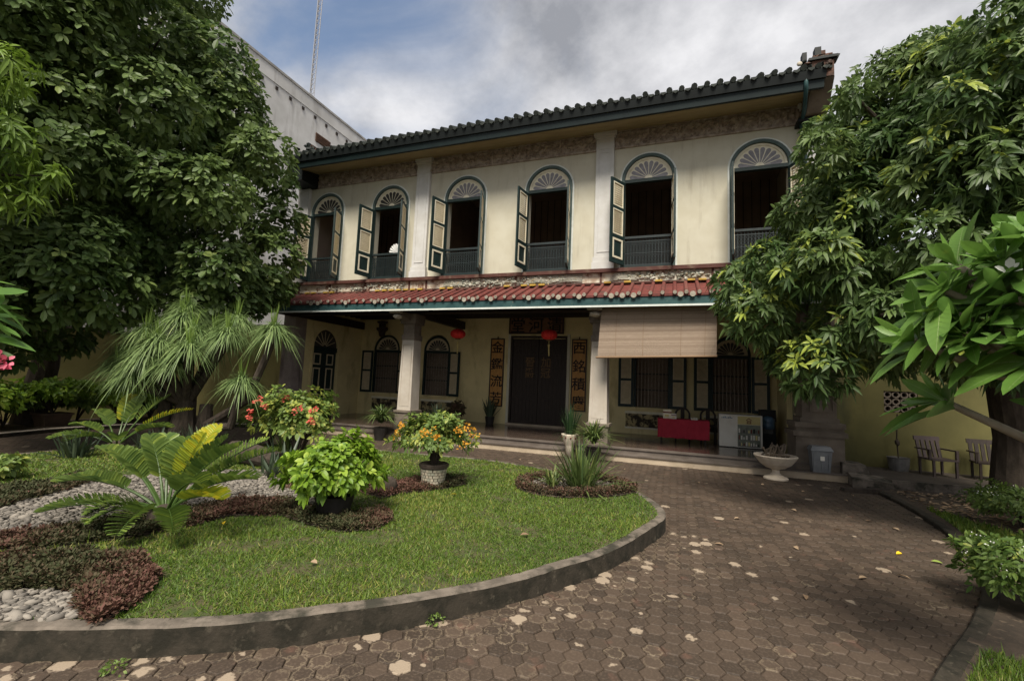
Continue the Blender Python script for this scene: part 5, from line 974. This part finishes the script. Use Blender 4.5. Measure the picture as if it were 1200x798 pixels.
cycad('cycad with broad arching green and yellow fronds in the front gravel bed', (-4.47, 3.05), [(175, 48, 1.12, 45, 'lf_cyc'), (200, 40, 1.05, 52, 'lf_cyc'), (150, 62, 1.0, 45, 'lf_cyc'), (112, 66, .98, 35, 'lf_cycy'), (225, 25, .85, 40, 'lf_cyc'), (60, 60, 1.0, 40, 'lf_cyc'), (25, 54, 1.08, 40, 'lf_cyc'), (5, 44, 1.05, 42, 'lf_cyc'), (-12, 34, 1.0, 35, 'lf_cycy'), (-30, 22, .82, 38, 'lf_cyc'), (-62, 38, .62, 75, 'lf_cyc'), (-100, 45, .55, 80, 'lf_cyc'), (88, 80, .72, 20, 'lf_cycy'), (35, 75, .8, 30, 'lf_cyc'), (165, 70, .85, 40, 'lf_cyc'), (15, 68, .9, 42, 'lf_cyc'), (-20, 52, .95, 50, 'lf_cyc'), (190, 60, .95, 48, 'lf_cyc'), (250, 50, .55, 80, 'lf_cyc'), (130, 78, .7, 30, 'lf_cyc')])
cycad('darker cycad with yellow tipped fronds beneath the ponytail palm', (-9.0, 5.2), [(170, 55, 1.1, 50, 'lf_cyc'), (140, 66, 1.15, 40, 'lf_cycy'), (195, 45, .9, 50, 'lf_cyc'), (120, 75, 1.0, 40, 'lf_cyc'), (40, 55, 1.2, 45, 'lf_cycy'), (10, 45, 1.1, 50, 'lf_cyc'), (-30, 40, .9, 55, 'lf_cyc'), (-80, 45, .8, 65, 'lf_cyc'), (-120, 45, .8, 65, 'lf_cyc'), (220, 35, .9, 55, 'lf_cyc'), (80, 70, 1.2, 40, 'lf_cyc')])

# shrubs
def bush(b, c, rx, ry, rz_, n, k, L, W, prof=OVAL, th=1.1, droop=.2, lump=.18, upb=.3, mi=0, rlo=.1, rhi=.75, young=0.0):
    d_ = rdirs(n); d_[:, 2] = np.where(d_[:, 2] < -.35, -d_[:, 2], d_[:, 2]); ph = rng.uniform(0, 6.28, 6)
    lm = 1+lump*(np.sin(d_[:, 0]*5+ph[0])+np.sin(d_[:, 1]*6+ph[1])+np.sin(d_[:, 2]*5+ph[2])+np.sin((d_[:, 0]-d_[:, 1])*7+ph[3]))*.6
    s_ = np.cbrt(rng.uniform(.2, 1, n))*lm; C = np.array(c)+d_*s_[:, None]*np.array([rx, ry, rz_]); A = d_+np.array([0, 0, upb])
    rnd = rng.uniform(rlo, rhi, n)
    if young: rnd = np.where(rng.random(n) < young, 1.0, rnd)
    whorls(b, C, A, k, L, W, th, droop, prof, rnd, mi=mi); return C
def stems(b, base, c, rx, ry, rz_, n, r_=.012, mi=0):
    for k in range(n):
        a = random.uniform(0, 6.28); e = (c[0]+rx*.7*math.cos(a), c[1]+ry*.7*math.sin(a), c[2]+rz_*random.uniform(-.2, .6)); m = ((base[0]*.6+e[0]*.4), (base[1]*.6+e[1]*.4), base[2]+(e[2]-base[2])*.55)
        b.tube([base, m, e], [r_*1.4, r_, r_*.5], 6, mi)
# lime bush in a black pot
t = thing('potted_bush', 'round lime green bush in a black pot on the red ground cover', 'shrub', (-3.3, 3.95, KH)); b = MB(); b.lathe([(.15, 0), (.19, .18), (.20, .22), (.18, .22), (.17, .18), (.01, .17)], (-3.3, 3.95, KH), 18); b.build('pot', 'darkpot', t)
b = MB(); stems(b, (-3.3, 3.95, KH+.17), (-3.32, 3.98, .66), .5, .45, .34, 12); b.build('stems', 'bark', t)
b = MB(); bush(b, (-3.34, 4.0, .58), .46, .42, 0.36, 800, 6, .072, .046, th=1.05, droop=.3, lump=.34, young=.12); b.build('foliage', 'lf_bright', t)
# orange flowered shrub in a mosaic pot
pc = (-3.08, 5.62, KH); t = thing('potted_shrub', 'bushy shrub with orange flower clusters in a pale mosaic pot', 'shrub', pc); b = MB(); b.lathe([(.135, 0), (.16, .1), (.175, .24), (.17, .26)], pc, 24, 0)
for row in range(6):
    for k in range(22):
        if random.random() < .08: continue
        a = 2*PI*(k+.5*(row % 2)+random.uniform(-.15, .15))/22; z0 = .015+row*.039; r1, r2 = .139+.04*z0/.25, .139+.04*(z0+.034)/.25+.0; da = .115; q = []
        for aa, zz, rr_ in ((a-da, z0, r1), (a+da, z0, r1), (a+da, z0+.032, r2), (a-da, z0+.032, r2)): q.append((pc[0]+(rr_+.006)*math.cos(aa), pc[1]+(rr_+.006)*math.sin(aa), pc[2]+zz))
        q2 = [(x-.012*math.cos(a), y-.012*math.sin(a), z) for x, y, z in q]; rv = random.random()**2; b.hexa([q2[0], q2[1], q[1], q[0], q2[3], q2[2], q[2], q[3]], 1, rv)
b.build('pot', ['grout', 'mosaic_w'], t); b = MB(); b.lathe([(.17, .25), (.20, .26), (.205, .30), (.19, .31), (.16, .30), (.01, .28)], pc, 24, 0); b.build('pot_rim', 'potdark', t)
b = MB(); stems(b, (pc[0], pc[1], KH+.26), (-3.1, 5.65, .82), .48, .4, .22, 16, .014); b.build('stems', 'bark', t)
b = MB(); bush(b, (-3.12, 5.66, .80), .46, .42, .29, 560, 6, .066, .034, th=1.15, droop=.2, lump=.36, young=.16, rlo=.35, rhi=.85); b.build('foliage', 'lf_mid', t)
FO = [(-2.98, 5.3, .88), (-3.10, 5.28, .90), (-2.90, 5.33, .84), (-2.62, 5.6, .98), (-2.68, 5.5, .93), (-2.60, 5.55, .76), (-3.45, 5.4, .93), (-3.52, 5.4, .82), (-2.55, 5.7, .9)]
b = MB()
for f in FO: b = MB(); C = np.array(f)+rng.normal(0, .03, (5, 3)); whorls(b, C, np.tile([[.1, -.5, .6]], (5, 1))+rng.normal(0, .3, (5, 3)), 5, .032, .024, 1.0, .1, OVAL, rng.random(5)); b.build('flower_cluster', 'fl_orange', t)
# coral flowered shrub
t = thing('flowering_shrub', 'loose shrub with coral red flowers behind the lime bush', 'shrub', (-6.15, 6.35, KH)); b = MB(); stems(b, (-6.15, 6.35, KH), (-6.2, 6.4, .75), .7, .5, .4, 16); b.build('stems', 'bark', t)
b = MB(); bush(b, (-6.25, 6.4, .78), .64, .50, .38, 560, 5, .085, .052, th=1.1, lump=.4, young=.3, rlo=.4, rhi=.95); b.build('foliage', 'lf_mid', t); b = MB()
for f in ((-6.75, 5.95, 1.12), (-6.55, 5.9, 1.04), (-6.95, 6.0, .92), (-6.95, 6.0, .82), (-5.62, 6.0, .86), (-6.2, 6.0, 1.17), (-5.85, 6.0, 1.02), (-5.55, 5.95, .98)): b = MB(); C = np.array(f)+rng.normal(0, .03, (4, 3)); whorls(b, C, np.tile([[.1, -.5, .6]], (4, 1))+rng.normal(0, .3, (4, 3)), 6, .036, .032, 1.0, .1, OVAL, rng.random(4)); b.build('flower_cluster', 'fl_red', t)
# sword-leaved clumps
def blades(b, c, n, L, W, spread, droop, mi=0, rn=.45, base=.06):
    a = rng.uniform(0, 6.28, n); t_ = np.abs(rng.normal(0, spread, n)); D = np.stack([np.cos(a)*np.sin(t_), np.sin(a)*np.sin(t_), np.cos(t_)], 1); N = np.stack([-np.cos(a)*np.cos(t_), -np.sin(a)*np.cos(t_), np.sin(t_)], 1)
    P = np.array(c)+np.stack([np.cos(a), np.sin(a), 0*a], 1)*rng.uniform(0, base, n)[:, None]; b.leaves(P, D, N, L*rng.uniform(.55, 1.1, n), W, np.clip(rng.normal(rn, .2, n), 0, 1), [(0, .8), (.25, 1), (.5, .95), (.75, .65), (1, .04)], droop=droop*rng.uniform(.3, 1.6, n), fold=.3, mi=mi)
def clump(name, label, c, n, L, W, spread, droop, m='lf_blade', group=None, **k):
    b = MB(); blades(b, c, n, L, W, spread, droop, **k); o = b.build(name, m, loc=c); return tag(o, label, 'plant', group)
clump('sword_plant', 'spiky green sword leaved clump in the round bed on the lawn', (-1.25, 6.55, KH), 140, .84, .028, .58, .25, base=.2)
clump('sword_plant', 'lower yellowish sword leaved tuft on the left of the round bed', (-1.62, 6.45, KH), 40, .42, .026, .55, .4, rn=.75, base=.1)
clump('sedge', 'small wispy sedge at the right rim of the round bed', (-.72, 6.5, KH), 40, .26, .012, .6, .4, base=.1)
t = thing('potted_sword_plant', 'upright dark sword plant in a white patterned pot before the column', 'plant', (-2.18, 10.12, 0)); b = MB(); pc = (-2.18, 10.12, 0)
b.lathe([(.09, 0), (.10, .26), (.12, .30), (.165, .40), (.185, .50), (.19, .53), (.17, .53), (.16, .48), (.01, .47)], pc, 28, 0)
for k in range(10):
    a = 2*PI*k/10; 
    b.blob((pc[0]+.178*math.cos(a), pc[1]+.178*math.sin(a), .455), .022, .022, .022, 1, 1, .05)
b.build('pot', ['urn', 'maroon'], t, smooth=True); b = MB(); blades(b, (-2.18, 10.12, .48), 90, .78, .026, .30, .15, rn=.2, base=.1); blades(b, (-2.18, 10.12, .48), 16, .7, .010, .95, .9, rn=.5, base=.05); b.build('foliage', 'lf_dark', t)
t = thing('potted_spider_plant', 'arching bright strap leaved plant in front of the right column base', 'plant', (-1.62, 9.9, 0)); b = MB(); b.lathe([(.12, 0), (.17, .24), (.18, .28), (.16, .28), (.01, .24)], (-1.62, 9.9, 0), 18); b.build('pot', 'darkpot', t); b = MB(); strap_head(b, np.array([-1.62, 9.9, .42]), 230, .82, .034, .55, .55, up=.75); b.build('foliage', 'lf_blade', t)
t = thing('potted_spider_plant', 'arching strap leaved plant in a dark pot left of the left column', 'plant', (-7.15, 10.1, 0)); b = MB(); b.lathe([(.13, 0), (.18, .26), (.19, .32), (.17, .32), (.01, .28)], (-7.15, 10.1, 0), 18); b.build('pot', 'darkpot', t); b = MB(); strap_head(b, np.array([-7.15, 10.1, .48]), 190, .84, .044, .62, .4, up=.75); b.build('foliage', 'lf_blade', t)
t = thing('snake_plant', 'dark upright snake plant in a black pot left of the main door', 'plant', (-5.55, 13.62, .272)); b = MB(); b.lathe([(.12, 0), (.15, .2), (.16, .24), (.14, .24), (.01, .2)], (-5.55, 13.62, .272), 16); b.build('pot', 'darkpot', t); b = MB(); blades(b, (-5.55, 13.62, .47), 44, .70, .055, .34, .05, base=.1, rn=.5); b.build('foliage', 'lf_snake', t)
t = thing('potted_sword_plant', 'wide dark spiky plant in a pot behind the left column', 'plant', (-6.3, 11.5, .272)); b = MB(); b.lathe([(.16, 0), (.2, .22), (.21, .26), (.19, .26), (.01, .22)], (-6.3, 11.5, .272), 18); b.build('pot', 'darkpot', t); b = MB(); blades(b, (-6.3, 11.5, .5), 90, .62, .024, .8, .2, base=.12, rn=.3); b.build('foliage', 'lf_snake', t)
t = thing('potted_shrub', 'small dark reddish shrub in a pot under the second porch window', 'shrub', (-6.35, 12.9, .272)); b = MB(); b.lathe([(.12, 0), (.15, .16), (.13, .16), (.01, .14)], (-6.35, 12.9, .272), 14); b.build('pot', 'claypot', t); b = MB(); bush(b, (-6.35, 12.9, .68), .24, .24, .26, 90, 5, .10, .06); b.build('foliage', 'lf_cover', t)
for c, n, L, m, lb in (((-7.5, 5.6, KH), 95, .62, 'lf_snake', 'grey green sword leaved clump at the foot of the ponytail palm'), ((-8.0, 5.2, KH), 85, .52, 'lf_snake', 'dark broad snake plant clump in front of the ponytail palm trunk'), ((-6.9, 6.9, KH), 90, .85, 'lf_blade', 'tall rushy clump between the palm and the coral shrub'), ((-5.3, 5.0, KH), 26, .40, 'lf_snake', 'low aloe like rosette beside the red rock'), ((-5.6, 5.5, KH), 18, .55, 'lf_snake', 'few upright snake plant leaves behind the aloe rosette'), ((-8.9, 4.6, KH), 40, .45, 'lf_snake', 'dark spear leaved clump in front of the darker cycad')):
    clump('sword_plant', lb, c, n, L, .05 if m == 'lf_snake' else .022, .5, .15, m=m, base=.2)
t = thing('leafy_shrub', 'leafy yellow green shrub right of the palm trunk', 'shrub', (-7.6, 7.1, KH)); b = MB(); stems(b, (-7.6, 7.1, KH), (-7.6, 7.1, .7), .5, .4, .4, 10); b.build('stems', 'bark', t); b = MB(); bush(b, (-7.6, 7.1, .72), .7, .45, .42, 260, 7, .15, .022, LANCE, th=.9, droop=.4, rlo=.3, rhi=.9); b.build('foliage', 'lf_mid', t)
t = thing('small_shrub', 'tiny pale green shrub at the left edge of the lawn', 'shrub', (-7.9, 3.35, KH)); b = MB(); bush(b, (-7.85, 3.3, KH+.14), .2, .2, .13, 70, 6, .08, .045, rlo=.5, rhi=1); b.build('foliage', 'lf_mid', t); b = MB(); stems(b, (-7.85, 3.3, KH), (-7.85, 3.3, KH+.15), .15, .15, .1, 6, .006); b.build('stems', 'bark', t)
b = MB(); b.tube([(-6.7, 5.55, KH+.16), (-6.2, 5.5, KH+.15), (-5.7, 5.5, KH+.10)], [.17, .16, .13], 12, 0); o = b.build('fallen_log', 'bark', loc=(-6.2, 5.5, KH)); tag(o, 'short weathered log lying below the coral flowered shrub', 'log')
b = MB(); b.blob((-4.55, 4.65, KH+.08), .17, .13, .12, 0, 3, .03); o = b.build('rock', 'rock', loc=(-4.55, 4.65, KH), smooth=True); tag(o, 'rounded reddish rock on the gravel left of the lime bush', 'rock')
b = MB(); b.blob((-3.35, 5.0, KH+.1), .1, .09, .11, 0, 3, .03); o = b.build('rock', 'bark', loc=(-3.35, 5.0, KH), smooth=True); tag(o, 'dark pointed stone left of the mosaic pot', 'rock')
# potted hedge along the left bed
for (x, y, h, r_, m, pot, lb) in ((-14.4, 5.55, .74, .85, 'lf_bright', True, 'bright green leafy bush in a pot at the left edge of the hedge'), (-14.7, 7.0, .86, .85, 'lf_bright', True, 'taller green bush in a square pot in the middle of the hedge'), (-14.7, 8.4, .74, .8, 'lf_bright', True, 'dense green bush in a square pot at the right end of the hedge'), (-15.1, 7.7, .66, .75, 'lf_mid', False, 'mid green low bush behind the two potted hedge bushes'), (-15.0, 6.25, .66, .75, 'lf_mid', False, 'mid green low bush between the left two hedge bushes'), (-15.2, 9.6, .6, .7, 'lf_dark', False, 'dark low bush at the palm end of the hedge'), (-15.0, 4.5, .7, .8, 'lf_mid', False, 'green bush beyond the left edge hedge pot')):
    t = thing('hedge_bush', lb, 'shrub', (x, y, .07)); 
    if pot: b = MB(); b.hexa([(x-.22, y-.22, .07), (x+.22, y-.22, .07), (x+.22, y+.22, .07), (x-.22, y+.22, .07), (x-.28, y-.28, .36), (x+.28, y-.28, .36), (x+.28, y+.28, .36), (x-.28, y+.28, .36)]); b.box(x-.30, x+.30, y-.30, y+.30, .34, .39); b.build('pot', 'claypot', t)
    z0 = .36 if pot else .07; b = MB(); stems(b, (x, y, z0), (x, y, h), r_*.7, r_*.7, .25, 9); b.build('stems', 'bark', t)
    b = MB(); bush(b, (x, y, h), r_*.85, r_*.85, .34, 300, 6, .12, .065, lump=.3, young=.1); b.build('foliage', m, t)
# white-flowered shrubs on the right
for (x, y, r_, lb) in ((4.15, 7.75, .60, 'low shrub dotted with white flowers under the frangipani, farther from the kerb end'), (2.60, 4.75, .40, 'low shrub dotted with white flowers beside the right kerb, nearer the grass')):
    t = thing('white_flowered_shrub', lb, 'shrub', (x, y, .05), 'white flowered shrubs in the right bed'); b = MB(); stems(b, (x, y, .03), (x, y, .35), r_*.7, r_*.7, .2, 9); b.build('stems', 'bark', t)
    b = MB(); C = bush(b, (x, y, .30), r_, r_, .24, 560, 6, .055, .024, lump=.22); b.build('foliage', 'lf_mid', t); b = MB(); P = C[(C[:, 2] > .3)][::15]+np.array([-.01, -.03, .035]); whorls(b, P, np.tile([[-.2, -.6, .7]], (len(P), 1)), 5, .014, .010, 1.3, 0, OVAL, rng.random(len(P))); b.build('flowers', 'fl_white', t)

# ================================================================== GROUND COVER
LAWN = inset(ISLAND, .088); BEDS = [COVER_A, COVER_B, COVER_C, COVER_D, ROUND, GRAVEL_A, GRAVEL_B]
def scatter(poly, n):
    p = np.array(poly); lo, hi = p.min(0), p.max(0); out = np.zeros((0, 2))
    while len(out) < n: q = rng.uniform(lo, hi, (n*2, 2)); out = np.concatenate([out, q[inpoly(q[:, 0], q[:, 1], poly)]])
    return out[:n]
def turf(name, poly, n, z, excl, h=.026, loc=(0, 0, 0)):
    q = scatter(poly, n); dd = np.hypot(q[:, 0], q[:, 1]); pb = np.sin(q[:, 0]*3.7+2*np.sin(q[:, 1]*2.9))*np.sin(q[:, 1]*4.3+1.5*np.sin(q[:, 0]*3.1)); keep = rng.random(n) < 1.15-.9*np.clip(pb, 0, 1); keep &= rng.random(n) < np.clip((4.2/dd)**1.7, .05, 1)
    for e in excl: keep &= ~inpoly(q[:, 0], q[:, 1], e)
    q = q[keep]; dd = dd[keep]; m = len(q); a = rng.uniform(0, 6.28, m); sc = np.clip(dd/4.0, 1, 2.4)
    pat = .5+.22*np.sin(q[:, 0]*2.1+1.3*np.sin(q[:, 1]*1.7))+.22*np.sin(q[:, 1]*2.9+1.1*np.sin(q[:, 0]*2.3)); rn = np.clip(.50*pat+rng.normal(.27, .25, m), 0, 1)
    hh = h*rng.lognormal(-.25, .42, m)*(.75+.5*pat); w = .0046*sc; ln = rng.normal(0, .021, (m, 2))
    A = np.stack([q[:, 0]-np.cos(a)*w, q[:, 1]-np.sin(a)*w, np.full(m, z)], 1); B = np.stack([q[:, 0]+np.cos(a)*w, q[:, 1]+np.sin(a)*w, np.full(m, z)], 1); T = np.stack([q[:, 0]+ln[:, 0], q[:, 1]+ln[:, 1], z+hh], 1)
    b = MB(); b.addv(np.stack([A, B, T], 1).reshape(-1, 3), np.repeat(rn, 3)); b.faces(np.arange(3*m).reshape(-1, 3)); return b.build(name, 'lf_grass', kind='stuff', loc=loc)
turf('grass', LAWN, 420000, KH-.01, BEDS)
turf('grass', [(-.2, 0), (.45, 1.55), (1.12, 2.7), (1.55, 3.4), (1.87, 3.9), (2.3, 3.6), (2.6, 2.2), (1.6, .5)], 42000, .04, [], .05)
turf('grass', [(3.1, 6.4), (3.35, 7.6), (3.45, 8.4), (3.8, 7.6), (3.9, 6.6)], 9000, .04, [], .05)
def cover(name, poly, n, z, h, m='lf_cover', rsh=0.0):
    q = scatter(poly, n); e = np.array(inset(poly, 0)); ed = np.sqrt(((q[:, None]-e[None])**2).sum(2)).min(1)
    lump = .62+.38*np.sin(q[:, 0]*17+2*np.sin(q[:, 1]*13))*np.sin(q[:, 1]*15+q[:, 0]*5); zz = z+h*lump*rng.uniform(.3, 1, n)*np.clip(ed/.07+.35, 0, 1)
    C = np.column_stack([q, zz]); A = rng.normal(0, .45, (n, 3))+np.array([0, 0, 1]); pat = np.clip(.5+.5*np.sin(q[:, 0]*3.1+q[:, 1]*2.3)+rng.normal(rsh, .25, n), 0, 1)
    b = MB(); whorls(b, C, A, 4, .028, .014, 1.0, .1, OVAL, pat); return b.build(name, m, kind='stuff')
cover('ground_cover', COVER_A, 7500, KH, .085, rsh=.1); cover('ground_cover', COVER_B, 8000, KH, .085, rsh=-.1); cover('ground_cover', COVER_C, 2600, KH, .10, rsh=.1); cover('ground_cover', COVER_D, 3200, KH, .10, rsh=-.1)
rin = inset(ROUND, .17)
rr_ = [p for p in ROUND]; q = scatter(ROUND, 5200); q = q[~inpoly(q[:, 0], q[:, 1], rin)]
b = MB(); C = np.column_stack([q, KH+.09*rng.uniform(.2, 1, len(q))]); whorls(b, C, rng.normal(0, .45, (len(q), 3))+np.array([0, 0, 1]), 4, .030, .015, 1.0, .1, OVAL, np.clip(rng.normal(.6, .25, len(q)), 0, 1)); b.build('ground_cover', 'lf_cover', kind='stuff')
def pebbles(name, poly, n, z, s0):
    q = scatter(poly, n); bm = bmesh.new(); bmesh.ops.create_icosphere(bm, subdivisions=1, radius=1); v = np.array([x.co[:] for x in bm.verts]); f = np.array([[k.index for k in x.verts] for x in bm.faces]); bm.free()
    a = rng.uniform(0, 6.28, n); s_ = s0*rng.lognormal(0, .3, n); sx, sy, sz = s_*rng.uniform(.8, 1.5, n), s_*rng.uniform(.6, 1, n), s_*rng.uniform(.3, .5, n); V = v[None]*np.stack([sx, sy, sz], 1)[:, None]*(1+rng.normal(0, .08, (n, 12, 1)))
    ti = rng.normal(0, .25, (n, 1)); x = V[..., 0]*np.cos(a)[:, None]-V[..., 1]*np.sin(a)[:, None]; y = V[..., 0]*np.sin(a)[:, None]+V[..., 1]*np.cos(a)[:, None]; zz = V[..., 2]+ti*V[..., 0]
    V = np.stack([x+q[:, :1], y+q[:, 1:], zz+z+rng.uniform(.0, .02, (n, 1))], 2); b = MB(); b.addv(V.reshape(-1, 3), np.repeat(rng.random(n)**1.5, 12)); b.faces((f[None]+(np.arange(n)*12)[:, None, None]).reshape(-1, 3)); return b.build(name, 'pebble', kind='stuff', smooth=True)
pebbles('gravel', GRAVEL_A, 11000, KH, .021); pebbles('gravel', GRAVEL_B, 1500, KH, .023); pebbles('gravel', rin, 500, KH+.01, .015)
# litter on the soil of the right bed: countless
q = scatter([(3.5, 9.7), (7.5, 10.2), (8, 6), (4.2, 6), (3.5, 8.3)], 2600); b = MB(); C = np.column_stack([q, np.full(len(q), .06)]); D = rng.normal(0, 1, (len(q), 3)); D[:, 2] *= .15
b.leaves(C, D, rng.normal(0, .3, (len(q), 3))+np.array([0, 0, 1]), rng.uniform(.05, .11, len(q)), .03, rng.random(len(q))*.6, OVAL, droop=0); b.build('leaf_litter', 'leaf_litter', kind='stuff')
# weeds at the kerb foot
for (x, y, lb) in ((-2.78, 1.72, 'small green weed at the foot of the lawn kerb near the photo left corner'), (-1.48, 2.83, 'tiny green weed at the foot of the lawn kerb below the lawn middle')):
    b = MB(); bush(b, (x, y, .015), .05, .035, .02, 16, 4, .022, .014, rlo=.4); o = b.build('weed', 'lf_mid', loc=(x, y, 0)); tag(o, lb, 'weed', 'weeds at the foot of the kerb')
# fallen leaves one can count
FL = [(2.24, 6.0, 'leaf_yellow', 'bright yellow fallen leaf on the brown drive'), (2.42, 5.85, 'leaf_green', 'curled green fallen leaf right of the yellow one on the drive'), (2.75, 6.0, 'leaf_green', 'flat yellow green fallen leaf nearest the right kerb')]
FL += [(x, y, 'leaf_litter', 'dry pale fallen leaf lying on the brown drive') for x, y in ((1.1, 8.4), (2.0, 8.9), (2.5, 8.6), (1.6, 7.4), (.8, 6.6), (2.35, 7.3), (1.2, 5.7), (1.9, 6.6), (2.6, 7.0), (.4, 8.8), (-.9, 9.4), (-3.0, 9.2), (2.75, 9.1), (1.5, 9.2), (1.55, 5.0), (1.0, 4.4), (.5, 5.4), (2.0, 5.2))]
LF = [(-2.55, 5.3, 'leaf_yellow', 'yellow fallen leaf on the lawn right of the mosaic pot'), (-4.0, 3.3, 'leaf_yellow', 'small yellow fallen leaf on the lawn below the lime bush bed'), (-1.35, 4.2, 'leaf_litter', 'dry curled leaf on the open right half of the lawn'), (-2.6, 2.9, 'leaf_litter', 'dry curled leaf on the front of the lawn above the kerb')]
for x, y, m, lb in FL+LF:
    lz = KH+.022 if (x, y, m, lb) in LF else .012
    b = MB(); a = random.uniform(0, 6.28); b.leaves([[x, y, lz]], [[math.cos(a), math.sin(a), .12]], [[random.gauss(0, .2), random.gauss(0, .2), 1]], .09 if m != 'leaf_litter' else random.uniform(.06, .11), .04, random.random(), OVAL, droop=.15, fold=.5); o = b.build('fallen_leaf', m, loc=(x, y, 0)); tag(o, lb, 'leaf', 'fallen leaves on the drive' if m == 'leaf_litter' and lz < .1 else None)
